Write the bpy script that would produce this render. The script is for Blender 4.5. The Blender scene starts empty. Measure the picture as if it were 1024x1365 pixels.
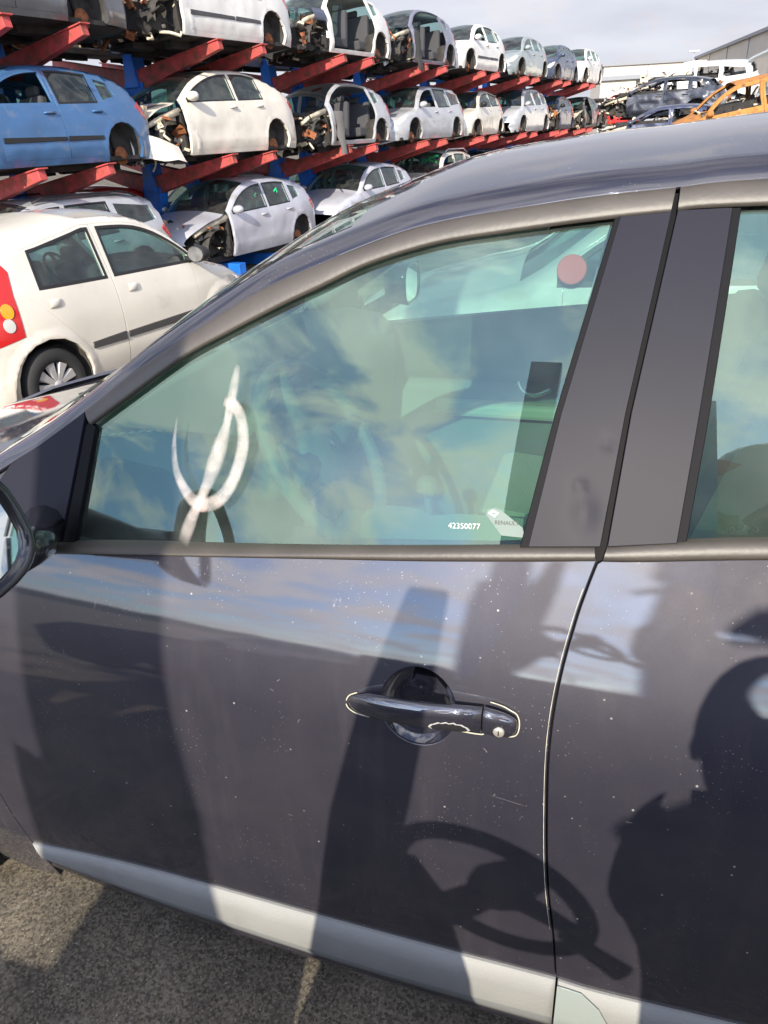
import bpy, bmesh, math, random
from mathutils import Vector, Matrix, geometry, noise
from math import sin, cos, tan, radians, pi, sqrt, atan2, hypot
random.seed(7)
sc = bpy.context.scene
col = sc.collection
# ---------------------------------------------------------------- camera
cd = bpy.data.cameras.new('camera'); cam = bpy.data.objects.new('camera', cd); col.objects.link(cam)
R_ = Vector((0.95539605, 0.29196556, -0.04443524)); U_ = Vector((-0.09569072, 0.44838284, 0.88870474)); F_ = Vector((-0.27939517, 0.84481296, -0.45632159))
CAM = Vector((0, -.76, 1.55))
cam.matrix_world = Matrix((( R_.x, U_.x, -F_.x, CAM.x), (R_.y, U_.y, -F_.y, CAM.y), (R_.z, U_.z, -F_.z, CAM.z), (0, 0, 0, 1)))
cd.sensor_fit = 'VERTICAL'; cd.sensor_height = 36; cd.lens = 36*986/1365; cd.clip_start = .01; cd.clip_end = 3000
sc.camera = cam
sc.view_settings.view_transform = 'Standard'; sc.view_settings.look = 'None'; sc.view_settings.exposure = 0.5; sc.view_settings.gamma = 1
# ---------------------------------------------------------------- sun and sky
SUN_EL, SUN_AZ = 27.5, (0.05, -1.0)          # elevation, horizontal direction towards the sun
sd = bpy.data.lights.new('sun', 'SUN'); sun = bpy.data.objects.new('sun', sd); col.objects.link(sun)
h_ = Vector((SUN_AZ[0], SUN_AZ[1], 0)).normalized()
SUN = (h_*cos(radians(SUN_EL)) + Vector((0, 0, sin(radians(SUN_EL))))).normalized()
sun.rotation_euler = SUN.to_track_quat('Z', 'Y').to_euler(); sun.location = (0, -20, 20)
sd.energy = 5.0; sd.angle = radians(.3); sd.color = (1, .91, .76)
w = bpy.data.worlds.new('World'); sc.world = w; w.use_nodes = True
nt = w.node_tree; N = nt.nodes; Lk = nt.links
bg = N['Background']; bg.inputs[1].default_value = .085
sky = N.new('ShaderNodeTexSky'); sky.sky_type = 'NISHITA'; sky.sun_disc = False
sky.sun_elevation = radians(SUN_EL); sky.sun_rotation = atan2(h_.x, h_.y); sky.air_density = 1.0; sky.dust_density = .4; sky.ozone_density = 3
tc = N.new('ShaderNodeTexCoord'); sx = N.new('ShaderNodeSeparateXYZ'); Lk.new(tc.outputs['Generated'], sx.inputs[0])
ad = N.new('ShaderNodeMath'); ad.operation = 'ADD'; ad.inputs[1].default_value = .16
ab = N.new('ShaderNodeMath'); ab.operation = 'MAXIMUM'; ab.inputs[1].default_value = 0.0
Lk.new(sx.outputs[2], ab.inputs[0]); Lk.new(ab.outputs[0], ad.inputs[0])
dx = N.new('ShaderNodeMath'); dx.operation = 'DIVIDE'; Lk.new(sx.outputs[0], dx.inputs[0]); Lk.new(ad.outputs[0], dx.inputs[1])
dy = N.new('ShaderNodeMath'); dy.operation = 'DIVIDE'; Lk.new(sx.outputs[1], dy.inputs[0]); Lk.new(ad.outputs[0], dy.inputs[1])
cx = N.new('ShaderNodeCombineXYZ'); Lk.new(dx.outputs[0], cx.inputs[0]); Lk.new(dy.outputs[0], cx.inputs[1])
no = N.new('ShaderNodeTexNoise'); no.inputs['Scale'].default_value = 2.7; no.inputs['Detail'].default_value = 9; no.inputs['Roughness'].default_value = .58; no.inputs['Distortion'].default_value = .5
Lk.new(cx.outputs[0], no.inputs['Vector'])
rp = N.new('ShaderNodeValToRGB'); rp.color_ramp.elements[0].position = .44; rp.color_ramp.elements[1].position = .56; rp.color_ramp.elements[0].color = (.12, .12, .12, 1)
Lk.new(no.outputs[0], rp.inputs[0])
# more overcast on the far (north) side, more broken towards the sun
ov = N.new('ShaderNodeMapRange'); ov.inputs[1].default_value = -.2; ov.inputs[2].default_value = .7; ov.inputs[3].default_value = 0; ov.inputs[4].default_value = .92
Lk.new(sx.outputs[1], ov.inputs[0])
hi = N.new('ShaderNodeMapRange'); hi.inputs[1].default_value = .25; hi.inputs[2].default_value = .8; hi.inputs[3].default_value = 1; hi.inputs[4].default_value = .1; Lk.new(sx.outputs[2], hi.inputs[0])
ovm = N.new('ShaderNodeMath'); ovm.operation = 'MULTIPLY'; Lk.new(ov.outputs[0], ovm.inputs[0]); Lk.new(hi.outputs[0], ovm.inputs[1])
mxf = N.new('ShaderNodeMath'); mxf.operation = 'MAXIMUM'; Lk.new(rp.outputs[0], mxf.inputs[0]); Lk.new(ovm.outputs[0], mxf.inputs[1])
no2 = N.new('ShaderNodeTexNoise'); no2.inputs['Scale'].default_value = 1.1; no2.inputs['Detail'].default_value = 4; Lk.new(cx.outputs[0], no2.inputs['Vector'])
cr = N.new('ShaderNodeValToRGB'); cr.color_ramp.elements[0].position = .3; cr.color_ramp.elements[1].position = .7
cr.color_ramp.elements[0].color = (5.6, 5.6, 6.3, 1); cr.color_ramp.elements[1].color = (7.5, 7.5, 8.0, 1)
Lk.new(no2.outputs[0], cr.inputs[0])
mx = N.new('ShaderNodeMix'); mx.data_type = 'RGBA'; Lk.new(mxf.outputs[0], mx.inputs[0]); tn = N.new('ShaderNodeVectorMath'); tn.operation = 'MULTIPLY'; tn.inputs[1].default_value = (.78, .92, 1.12); Lk.new(sky.outputs[0], tn.inputs[0]); Lk.new(tn.outputs[0], mx.inputs[6]); Lk.new(cr.outputs[0], mx.inputs[7])
# clouds stand brighter towards the sun
dt = N.new('ShaderNodeVectorMath'); dt.operation = 'DOT_PRODUCT'; dt.inputs[1].default_value = SUN; Lk.new(tc.outputs['Generated'], dt.inputs[0])
br = N.new('ShaderNodeMapRange'); br.inputs[1].default_value = .2; br.inputs[2].default_value = 1; br.inputs[3].default_value = 1; br.inputs[4].default_value = 3.2
Lk.new(dt.outputs['Value'], br.inputs[0])
vm = N.new('ShaderNodeVectorMath'); vm.operation = 'SCALE'; Lk.new(mx.outputs[2], vm.inputs[0]); Lk.new(br.outputs[0], vm.inputs['Scale'])
Lk.new(vm.outputs[0], bg.inputs[0])

# ---------------------------------------------------------------- materials
MATS = {}
def setin(b, k, v):
    if k in b.inputs: b.inputs[k].default_value = v
def mat(name, rgb, rough=.5, metal=0, coat=0, noise=0, nscale=20, bump=0, bscale=60, dirt=None, dirtamt=0, dscale=3, coatr=.04, spec=.5):
    if name in MATS: return MATS[name]
    m = bpy.data.materials.new(name); m.use_nodes = True; t = m.node_tree; b = t.nodes['Principled BSDF']
    setin(b, 'Roughness', rough); setin(b, 'Metallic', metal); setin(b, 'Coat Weight', coat); setin(b, 'Coat Roughness', coatr); setin(b, 'Specular IOR Level', spec)
    b.inputs['Base Color'].default_value = (*rgb, 1)
    tcn = t.nodes.new('ShaderNodeTexCoord'); last = None
    def nz(scale, det=6):
        n = t.nodes.new('ShaderNodeTexNoise'); n.inputs['Scale'].default_value = scale; n.inputs['Detail'].default_value = det
        t.links.new(tcn.outputs['Object'], n.inputs['Vector']); return n
    if noise:
        n = nz(nscale); r = t.nodes.new('ShaderNodeMapRange'); r.inputs[1].default_value = .3; r.inputs[2].default_value = .7
        r.inputs[3].default_value = 1-noise; r.inputs[4].default_value = 1+noise; t.links.new(n.outputs[0], r.inputs[0])
        v = t.nodes.new('ShaderNodeVectorMath'); v.operation = 'SCALE'; v.inputs[0].default_value = rgb; t.links.new(r.outputs[0], v.inputs['Scale']); last = v.outputs[0]
    if dirt:
        n = nz(dscale, 10); n.inputs['Roughness'].default_value = .65
        r = t.nodes.new('ShaderNodeMapRange'); r.inputs[1].default_value = .62-.25*dirtamt; r.inputs[2].default_value = .78-.2*dirtamt; r.inputs[4].default_value = min(1, .35+dirtamt)
        t.links.new(n.outputs[0], r.inputs[0])
        x = t.nodes.new('ShaderNodeMix'); x.data_type = 'RGBA'; t.links.new(r.outputs[0], x.inputs[0]); x.inputs[6].default_value = (*rgb, 1); x.inputs[7].default_value = (*dirt, 1)
        if last: t.links.new(last, x.inputs[6])
        last = x.outputs[2]
    if last: t.links.new(last, b.inputs['Base Color'])
    if bump:
        n = nz(bscale); bp = t.nodes.new('ShaderNodeBump'); bp.inputs['Strength'].default_value = bump; bp.inputs['Distance'].default_value = .01
        t.links.new(n.outputs[0], bp.inputs['Height']); t.links.new(bp.outputs[0], b.inputs['Normal'])
    MATS[name] = m; return m
def glass(name, tint, ior=1.6, dirt=.04, dcol=(.6, .62, .6), gcol=(.92, 1, .97)):
    if name in MATS: return MATS[name]
    m = bpy.data.materials.new(name); m.use_nodes = True; t = m.node_tree; t.nodes.clear()
    o = t.nodes.new('ShaderNodeOutputMaterial'); tr = t.nodes.new('ShaderNodeBsdfTransparent'); tr.inputs[0].default_value = (*tint, 1)
    gl = t.nodes.new('ShaderNodeBsdfGlossy'); gl.inputs['Roughness'].default_value = .0; gl.inputs[0].default_value = (*gcol, 1)
    fr = t.nodes.new('ShaderNodeFresnel'); fr.inputs[0].default_value = ior
    # the fresnel node treats back faces as leaving the glass; a one-sheet pane needs the same value on both sides
    geo = t.nodes.new('ShaderNodeNewGeometry'); iv = t.nodes.new('ShaderNodeMapRange'); iv.inputs[3].default_value = ior; iv.inputs[4].default_value = 1/ior
    t.links.new(geo.outputs['Backfacing'], iv.inputs[0]); t.links.new(iv.outputs[0], fr.inputs[0])
    mx = t.nodes.new('ShaderNodeMixShader'); t.links.new(fr.outputs[0], mx.inputs[0]); t.links.new(tr.outputs[0], mx.inputs[1]); t.links.new(gl.outputs[0], mx.inputs[2])
    df = t.nodes.new('ShaderNodeBsdfDiffuse'); df.inputs[0].default_value = (*dcol, 1)
    m2 = t.nodes.new('ShaderNodeMixShader'); tcn = t.nodes.new('ShaderNodeTexCoord'); n = t.nodes.new('ShaderNodeTexNoise'); n.inputs['Scale'].default_value = 6; n.inputs['Detail'].default_value = 8
    t.links.new(tcn.outputs['Object'], n.inputs['Vector'])
    r = t.nodes.new('ShaderNodeMapRange'); r.inputs[1].default_value = .35; r.inputs[2].default_value = .75; r.inputs[3].default_value = dirt*.4; r.inputs[4].default_value = dirt*2
    t.links.new(n.outputs[0], r.inputs[0]); t.links.new(r.outputs[0], m2.inputs[0]); t.links.new(mx.outputs[0], m2.inputs[1]); t.links.new(df.outputs[0], m2.inputs[2])
    t.links.new(m2.outputs[0], o.inputs[0]); MATS[name] = m; return m

BLACK = mat('black rubber', (.018, .018, .02), .6, bump=.1)
DARK = mat('dark underbody', (.03, .027, .025), .85, noise=.5, nscale=6)
LINER = mat('arch liner', (.05, .045, .04), .9, noise=.4, nscale=8)
RUST = mat('rusty iron', (.28, .10, .04), .8, metal=.2, noise=.4, nscale=30)
CREAM = mat('dusty cream metal', (.55, .48, .36), .7, noise=.3, nscale=9)
STEEL = mat('bare steel', (.35, .34, .33), .4, metal=.7, noise=.3, nscale=12)
SEAT = mat('seat cloth', (.06, .06, .065), .95, bump=.3, bscale=200)
TYRE = mat('tyre rubber', (.025, .025, .025), .8, bump=.3, bscale=80)
HUBCAP = mat('silver hubcap', (.5, .48, .47), .35, metal=.3)
REDLENS = mat('red lens', (.55, .02, .02), .15, coat=1)
CLEARLENS = mat('pale lens', (.7, .7, .65), .1, coat=1, metal=.3)
AMBER = mat('amber lens', (.8, .35, .02), .2, coat=1)
CGLASS = glass('tinted car glass', (.42, .62, .58), 1.8, .04)
PLASTIC = mat('grey plastic trim', (.07, .07, .075), .55, noise=.15)

# ---------------------------------------------------------------- helpers
def tag(o, label=None, cat=None, group=None, kind=None):
    if label: o['label'] = label
    if cat: o['category'] = cat
    if group: o['group'] = group
    if kind: o['kind'] = kind
    return o
def link(name, me, mats, parent=None):
    o = bpy.data.objects.new(name, me); col.objects.link(o)
    if not isinstance(mats, (list, tuple)): mats = [mats]
    for m in mats: me.materials.append(m)
    if parent: o.parent = parent
    return o
def empty(name, loc=(0, 0, 0), rz=0):
    o = bpy.data.objects.new(name, None); col.objects.link(o); o.location = loc; o.rotation_euler = (0, 0, rz); o.empty_display_size = .2
    return o
def copy_tree(o, parent=None):
    c = o.copy(); col.objects.link(c); c.parent = parent
    for ch in o.children: copy_tree(ch, c)
    return c
class MB:
    """collects vertices and faces into one mesh"""
    def __init__(s): s.v = []; s.f = []; s.m = []; s.sm = []
    def add(s, vs, fs, m=0, sm=False):
        b = len(s.v); s.v += [tuple(v) for v in vs]; s.f += [tuple(i+b for i in f) for f in fs]; s.m += [m]*len(fs); s.sm += [sm]*len(fs); return s
    def grid(s, rows, m=0, sm=True, closeu=False):
        nu = len(rows); nv = len(rows[0]); fs = []
        for i in range(nu-(0 if closeu else 1)):
            for j in range(nv-1):
                a = i*nv+j; b = ((i+1) % nu)*nv+j; fs.append((a, b, b+1, a+1))
        return s.add([p for r in rows for p in r], fs, m, sm)
    def box(s, c, d, rot=None, m=0, bev=0):
        x, y, z = d[0]/2, d[1]/2, d[2]/2; c = Vector(c)
        vs = [Vector((a*x, b*y, e*z)) for a in (-1, 1) for b in (-1, 1) for e in (-1, 1)]
        if rot is not None: vs = [rot @ v for v in vs]
        return s.add([v+c for v in vs], [(0, 1, 3, 2), (4, 6, 7, 5), (0, 4, 5, 1), (2, 3, 7, 6), (0, 2, 6, 4), (1, 5, 7, 3)], m)
    def tube(s, pts, r, n=8, m=0, cap=True, sm=True):
        pts = [Vector(p) for p in pts]; rows = []; rr = r if isinstance(r, (list, tuple)) else [r]*len(pts)
        up = None
        for i, p in enumerate(pts):
            t = (pts[min(i+1, len(pts)-1)]-pts[max(i-1, 0)]).normalized()
            if up is None: up = t.orthogonal().normalized()
            up = (up - t*up.dot(t)).normalized(); sd_ = t.cross(up)
            rows.append([p + (up*cos(2*pi*k/n) + sd_*sin(2*pi*k/n))*rr[i] for k in range(n+1)])
        s.grid(rows, m, sm)
        if cap:
            b = len(s.v)
            for rw in (rows[0][:-1][::-1], rows[-1][:-1]): s.add(rw, [tuple(range(n))], m)
        return s
    def lathe(s, prof, c, ax, n=24, m=0, sm=True):
        """prof = [(r, h)] about axis ax through c"""
        c = Vector(c); ax = Vector(ax).normalized(); u = ax.orthogonal().normalized(); v = ax.cross(u)
        rows = [[c+ax*h+(u*cos(2*pi*k/n)+v*sin(2*pi*k/n))*r for k in range(n+1)] for r, h in prof]
        return s.grid(rows, m, sm)
    def prism(s, poly, ax, d, m=0):
        """poly = 3-D points of a planar polygon, extruded by vector d"""
        n = len(poly); d = Vector(d); a = [Vector(p) for p in poly]
        fs = [tuple(range(n))[::-1], tuple(range(n, 2*n))] + [(i, (i+1) % n, n+(i+1) % n, n+i) for i in range(n)]
        return s.add(a+[p+d for p in a], fs, m)
    def build(s, name, mats, parent=None, bevel=0, xf=None):
        me = bpy.data.meshes.new(name)
        vs = s.v if xf is None else [xf @ Vector(v) for v in s.v]
        me.from_pydata(vs, [], s.f); me.polygons.foreach_set('material_index', s.m); me.polygons.foreach_set('use_smooth', s.sm)
        bm = bmesh.new(); bm.from_mesh(me); bmesh.ops.remove_doubles(bm, verts=bm.verts, dist=1e-5); bmesh.ops.recalc_face_normals(bm, faces=bm.faces)
        bm.to_mesh(me); bm.free(); me.update()
        o = link(name, me, mats, parent)
        if bevel:
            md = o.modifiers.new('bevel', 'BEVEL'); md.width = bevel; md.segments = 2; md.limit_method = 'ANGLE'; md.angle_limit = radians(40)
        return o
def inpoly(p, poly):
    x, y = p; c = False; j = len(poly)-1
    for i in range(len(poly)):
        xi, yi = poly[i]; xj, yj = poly[j]
        if (yi > y) != (yj > y) and x < (xj-xi)*(y-yi)/(yj-yi)+xi: c = not c
        j = i
    return c
def dens(poly, step):
    out = []
    for i in range(len(poly)):
        a = Vector(poly[i][:2]); b = Vector(poly[(i+1) % len(poly)][:2]); n = max(1, int(math.ceil((b-a).length/step)))
        out += [tuple(a.lerp(b, k/n)) for k in range(n)]
    return out
def cat(pts, n=6):
    """smooth open curve through 2-D or 3-D points"""
    P = [Vector(p) for p in pts]; out = []
    for i in range(len(P)-1):
        p0 = P[max(i-1, 0)]; p1 = P[i]; p2 = P[i+1]; p3 = P[min(i+2, len(P)-1)]
        for k in range(n):
            t = k/n; out.append(tuple(.5*((2*p1)+(p2-p0)*t+(2*p0-5*p1+4*p2-p3)*t*t+(3*p1-p0-3*p2+p3)*t**3)))
    out.append(tuple(P[-1])); return out
def lerp(x, xs, ys):
    if x <= xs[0]: return ys[0]
    for i in range(1, len(xs)):
        if x <= xs[i]: return ys[i-1]+(ys[i]-ys[i-1])*(x-xs[i-1])/(xs[i]-xs[i-1])
    return ys[-1]
def panel(outline, holes, S, step, th=.01, off=0, rnd=.0015, istep=None, flip=False):
    """tessellates a region of the sheet S(x, z) -> 3-D point, gives it true surface normals, a rounded edge and a rim of depth th.
       returns (verts, faces, loop normals)"""
    e = 1e-3
    def nrm(x, z):
        a = S(x+e, z)-S(x-e, z); b = S(x, z+e)-S(x, z-e); n = a.cross(b)
        n = n.normalized() if n.length > 0 else Vector((0, -1, 0))
        return -n if flip else n
    istep = istep or step
    loops = [dens(outline, step)] + [dens(h, step) for h in holes]
    pts = []; edges = []
    for lp in loops:
        b = len(pts); pts += lp; edges += [(b+i, b+(i+1) % len(lp)) for i in range(len(lp))]
    bnd = list(pts)
    xs = [p[0] for p in loops[0]]; zs = [p[1] for p in loops[0]]
    cell = {}
    for p in bnd: cell.setdefault((int(p[0]//istep), int(p[1]//istep)), []).append(p)
    nx = int((max(xs)-min(xs))/istep)+2; nz = int((max(zs)-min(zs))/istep)+2
    for i in range(nx):
        for j in range(nz):
            p = (min(xs)+i*istep+.37*istep, min(zs)+(j+.41)*istep)
            if not inpoly(p, loops[0]) or any(inpoly(p, h) for h in loops[1:]): continue
            ci = (int(p[0]//istep), int(p[1]//istep)); ok = True
            for a in (-1, 0, 1):
                for b in (-1, 0, 1):
                    for q in cell.get((ci[0]+a, ci[1]+b), ()):
                        if hypot(q[0]-p[0], q[1]-p[1]) < istep*.45: ok = False; break
            if ok: pts.append(p)
    r = geometry.delaunay_2d_cdt([Vector(p) for p in pts], edges, [], 0, 1e-6)
    V2 = [(v[0], v[1]) for v in r[0]]; F = []
    for f in r[2]:
        c = (sum(V2[i][0] for i in f)/len(f), sum(V2[i][1] for i in f)/len(f))
        if inpoly(c, loops[0]) and not any(inpoly(c, h) for h in loops[1:]):
            a, b, d = [V2[i] for i in f[:3]]
            ar = (b[0]-a[0])*(d[1]-a[1])-(b[1]-a[1])*(d[0]-a[0])
            if abs(ar) < 1e-9: continue
            F.append(tuple(f) if ar > 0 else tuple(f)[::-1])
    if flip: F = [f[::-1] for f in F]
    NV = [nrm(*p) for p in V2]; verts = [S(*p)+NV[i]*off for i, p in enumerate(V2)]
    LN = [NV[i] for f in F for i in f]; faces = list(F)
    if th:
        cnt = {}
        for f in F:
            for k in range(len(f)):
                a, b = f[k], f[(k+1) % len(f)]; cnt[(a, b)] = 1
        be = [(a, b) for (a, b) in cnt if (b, a) not in cnt]
        nxt = {a: b for a, b in be}; prv = {b: a for a, b in be}
        rim = {}
        for a in nxt:
            if a not in prv: continue
            t = (verts[nxt[a]]-verts[prv[a]]).normalized(); o = t.cross(NV[a]).normalized()
            i0 = len(verts); verts.append(verts[a]+o*rnd-NV[a]*rnd); verts.append(verts[a]+o*rnd-NV[a]*th); rim[a] = (i0, i0+1, o)
        for a, b in be:
            if a in rim and b in rim:
                A = rim[a]; Bm = rim[b]
                faces.append((b, a, A[0], Bm[0])); LN += [NV[b], NV[a], A[2], Bm[2]]
                faces.append((Bm[0], A[0], A[1], Bm[1])); LN += [Bm[2], A[2], A[2], Bm[2]]
    return verts, faces, LN
def pbuild(name, parts, mats, parent=None, mi=None, extra=None):
    """joins panel() results (and an optional MB) into one mesh with custom normals"""
    vs = []; fs = []; ln = []; ms = []
    for k, (v, f, n) in enumerate(parts):
        b = len(vs); vs += v; fs += [tuple(i+b for i in q) for q in f]; ln += n; ms += [mi[k] if mi else 0]*len(f)
    nfp = len(fs); sm = [True]*nfp
    if extra:
        b = len(vs); vs += extra.v; fs += [tuple(i+b for i in q) for q in extra.f]; ms += extra.m; sm += extra.sm
    me = bpy.data.meshes.new(name); me.from_pydata([tuple(v) for v in vs], [], fs)
    me.polygons.foreach_set('material_index', ms); me.polygons.foreach_set('use_smooth', sm)
    if extra:
        me.update()
        for pi_ in range(nfp, len(fs)):
            p = me.polygons[pi_]
            for _ in p.loop_indices: ln.append(Vector((0, 0, 0)))   # zero = keep the automatic normal
    me.normals_split_custom_set([tuple(n) for n in ln])
    return link(name, me, mats, parent)

# ---------------------------------------------------------------- ground (slopes gently down towards the racks)
RD = Vector((sin(radians(10.6)), cos(radians(10.6)), 0)); NR = Vector((-RD.y, RD.x, 0))    # along the racks / towards the racks
def gz(x, y):
    m = x*NR.x+y*NR.y
    return -.10 - .083*min(max(m-1.2, 0), 8.3)
gm = bpy.data.materials.new('worn asphalt'); gm.use_nodes = True; t = gm.node_tree; b = t.nodes['Principled BSDF']; b.inputs['Roughness'].default_value = .9
tcn = t.nodes.new('ShaderNodeTexCoord')
def gn(scale, det, rough=.6):
    n = t.nodes.new('ShaderNodeTexNoise'); n.inputs['Scale'].default_value = scale; n.inputs['Detail'].default_value = det; n.inputs['Roughness'].default_value = rough
    t.links.new(tcn.outputs['Object'], n.inputs['Vector']); return n
n1 = gn(3, 8); n2 = gn(130, 8, .8); vo = t.nodes.new('ShaderNodeTexVoronoi'); vo.inputs['Scale'].default_value = 75; t.links.new(tcn.outputs['Object'], vo.inputs['Vector'])
r1 = t.nodes.new('ShaderNodeValToRGB'); r1.color_ramp.elements[0].color = (.024, .023, .021, 1); r1.color_ramp.elements[1].color = (.34, .285, .205, 1)
r1.color_ramp.elements[0].position = .35; r1.color_ramp.elements[1].position = .7
m1 = t.nodes.new('ShaderNodeMath'); m1.operation = 'ADD'; m2 = t.nodes.new('ShaderNodeMath'); m2.operation = 'MULTIPLY'; m2.inputs[1].default_value = .5
t.links.new(n1.outputs[0], m1.inputs[0]); t.links.new(n2.outputs[0], m1.inputs[1]); t.links.new(m1.outputs[0], m2.inputs[0]); t.links.new(m2.outputs[0], r1.inputs[0])
# pale chips of stone
r2 = t.nodes.new('ShaderNodeMapRange'); r2.inputs[1].default_value = .16; r2.inputs[2].default_value = .08; t.links.new(vo.outputs['Distance'], r2.inputs[0])
n3 = gn(14, 3); r3 = t.nodes.new('ShaderNodeMapRange'); r3.inputs[1].default_value = .42; r3.inputs[2].default_value = .55; t.links.new(n3.outputs[0], r3.inputs[0])
m3 = t.nodes.new('ShaderNodeMath'); m3.operation = 'MULTIPLY'; t.links.new(r2.outputs[0], m3.inputs[0]); t.links.new(r3.outputs[0], m3.inputs[1])
mxg = t.nodes.new('ShaderNodeMix'); mxg.data_type = 'RGBA'; t.links.new(m3.outputs[0], mxg.inputs[0]); t.links.new(r1.outputs[0], mxg.inputs[6]); mxg.inputs[7].default_value = (.4, .37, .32, 1)
ck = t.nodes.new('ShaderNodeTexVoronoi'); ck.feature = 'DISTANCE_TO_EDGE'; ck.inputs['Scale'].default_value = 2.3
wp_ = gn(2.5, 6); wv_ = t.nodes.new('ShaderNodeMix'); wv_.data_type = 'RGBA'; wv_.inputs[0].default_value = .22; t.links.new(tcn.outputs['Object'], wv_.inputs[6]); t.links.new(wp_.outputs['Color'], wv_.inputs[7]); t.links.new(wv_.outputs[2], ck.inputs['Vector'])
ckr = t.nodes.new('ShaderNodeMapRange'); ckr.inputs[1].default_value = .012; ckr.inputs[2].default_value = .004; ckr.inputs[4].default_value = .45; t.links.new(ck.outputs['Distance'], ckr.inputs[0])
mxk = t.nodes.new('ShaderNodeMix'); mxk.data_type = 'RGBA'; t.links.new(ckr.outputs[0], mxk.inputs[0]); t.links.new(mxg.outputs[2], mxk.inputs[6]); mxk.inputs[7].default_value = (.24, .21, .17, 1)
n4 = gn(1.3, 5); st_ = t.nodes.new('ShaderNodeMapRange'); st_.inputs[1].default_value = .58; st_.inputs[2].default_value = .68; st_.inputs[4].default_value = .7; t.links.new(n4.outputs[0], st_.inputs[0])
mxs = t.nodes.new('ShaderNodeMix'); mxs.data_type = 'RGBA'; t.links.new(st_.outputs[0], mxs.inputs[0]); t.links.new(mxk.outputs[2], mxs.inputs[6]); mxs.inputs[7].default_value = (.010, .010, .011, 1)
v3 = t.nodes.new('ShaderNodeTexVoronoi'); v3.inputs['Scale'].default_value = 190; t.links.new(tcn.outputs['Object'], v3.inputs['Vector'])
s3 = t.nodes.new('ShaderNodeSeparateColor'); t.links.new(v3.outputs['Color'], s3.inputs[0]); q3 = t.nodes.new('ShaderNodeMapRange'); q3.inputs[3].default_value = .35; q3.inputs[4].default_value = 1.25; t.links.new(s3.outputs[0], q3.inputs[0])
k3 = t.nodes.new('ShaderNodeVectorMath'); k3.operation = 'SCALE'; t.links.new(mxs.outputs[2], k3.inputs[0]); t.links.new(q3.outputs[0], k3.inputs['Scale']); t.links.new(k3.outputs[0], b.inputs['Base Color'])
bp = t.nodes.new('ShaderNodeBump'); bp.inputs['Strength'].default_value = .5; bp.inputs['Distance'].default_value = .008; t.links.new(n2.outputs[0], bp.inputs['Height']); t.links.new(bp.outputs[0], b.inputs['Normal'])
g = MB(); rows = []
for m in (-600, -40, 1.2, 3.3, 5.4, 7.5, 9.5, 12, 60, 600):
    rows.append([tuple(NR*m+RD*s + Vector((0, 0, -.10-.083*min(max(m-1.2, 0), 8.3)))) for s in (-600, -30, -5, 0, 5, 15, 30, 60, 600)])
g.grid(rows, sm=False); tag(g.build('ground', gm), kind='structure')

# ================================================================ generic car
TYPES = dict(
 hatch=dict(L=4.15, H=1.47, W=.87, xa=1.00, zh=.95, xt=1.90, xr=3.72, zr=1.30, xb=2.33, xc=3.22, zb0=.90, zb1=.99, x1=.78, x2=3.42, R=.34),
 estate=dict(L=4.55, H=1.50, W=.88, xa=1.08, zh=.95, xt=1.92, xr=4.28, zr=1.36, xb=2.45, xc=3.42, zb0=.90, zb1=.97, x1=.85, x2=3.65, R=.34),
 leaf=dict(L=4.45, H=1.55, W=.88, xa=.92, zh=1.0, xt=2.05, xr=3.95, zr=1.30, xb=2.52, xc=3.45, zb0=.96, zb1=1.08, x1=.80, x2=3.60, R=.35),
 mpv=dict(L=4.3, H=1.62, W=.90, xa=.90, zh=1.02, xt=1.75, xr=3.95, zr=1.42, xb=2.35, xc=3.30, zb0=.97, zb1=1.05, x1=.80, x2=3.52, R=.35),
 city=dict(L=3.28, H=1.47, W=.82, xa=.78, zh=.95, xt=1.50, xr=2.95, zr=1.30, xb=1.98, xc=2.82, zb0=.93, zb1=1.02, x1=.62, x2=2.76, R=.31),
 suv=dict(L=4.1, H=1.58, W=.88, xa=1.0, zh=1.02, xt=1.78, xr=3.75, zr=1.42, xb=2.32, xc=3.22, zb0=1.0, zb1=1.06, x1=.82, x2=3.40, R=.36))
def paint(name, rgb, metal=.0, rough=.35, dirt=(.35, .3, .22), amt=.25):
    return mat(name, rgb, rough, metal, coat=.8, noise=.06, nscale=3, dirt=dirt, dirtamt=amt*.7, dscale=3.5, coatr=.08, bump=.02, bscale=3)
def junk(name, lo, hi, n, seed, parent, heavy=True):
    """torn metal, pipes and boxes filling a bay"""
    rnd = random.Random(seed); mb = MB(); lo = Vector(lo); hi = Vector(hi); d = hi-lo
    c0 = (lo+hi)/2
    mb.box(c0-Vector((0, 0, d.z*.12)), (d.x*.72, d.y*.7, d.z*.55), m=0)
    for i in range(n):
        p = Vector((lo.x+d.x*rnd.random(), lo.y+d.y*rnd.random(), lo.z+d.z*rnd.random())); k = rnd.random(); m = rnd.choice([0, 0, 1, 2, 3, 3, 4])
        rot = Matrix.Rotation(rnd.uniform(0, 6.3), 3, Vector((rnd.random()-.5, rnd.random()-.5, rnd.random()-.5)).normalized())
        s = rnd.uniform(.05, .17)
        if k < .4: # bent sheet
            rws = [[p+rot@Vector((s*(u-.5)*1.6, s*(v-.5), s*.35*sin(u*3+v*2+rnd.random()*.6))) for v in (0, .5, 1)] for u in (0, .33, .66, 1)]
            mb.grid(rws, m, False)
        elif k < .7: mb.box(p, (s, s*rnd.uniform(.3, .9), s*rnd.uniform(.2, .7)), rot, m)
        else:
            q = [p]; 
            for _ in range(3): q.append(q[-1]+Vector((rnd.uniform(-.14, .14), rnd.uniform(-.14, .14), rnd.uniform(-.1, .1))))
            mb.tube(q, rnd.uniform(.01, .03), 6, m)
    return mb.build(name, [DARK, STEEL, RUST, CREAM, BLACK], parent)
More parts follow.
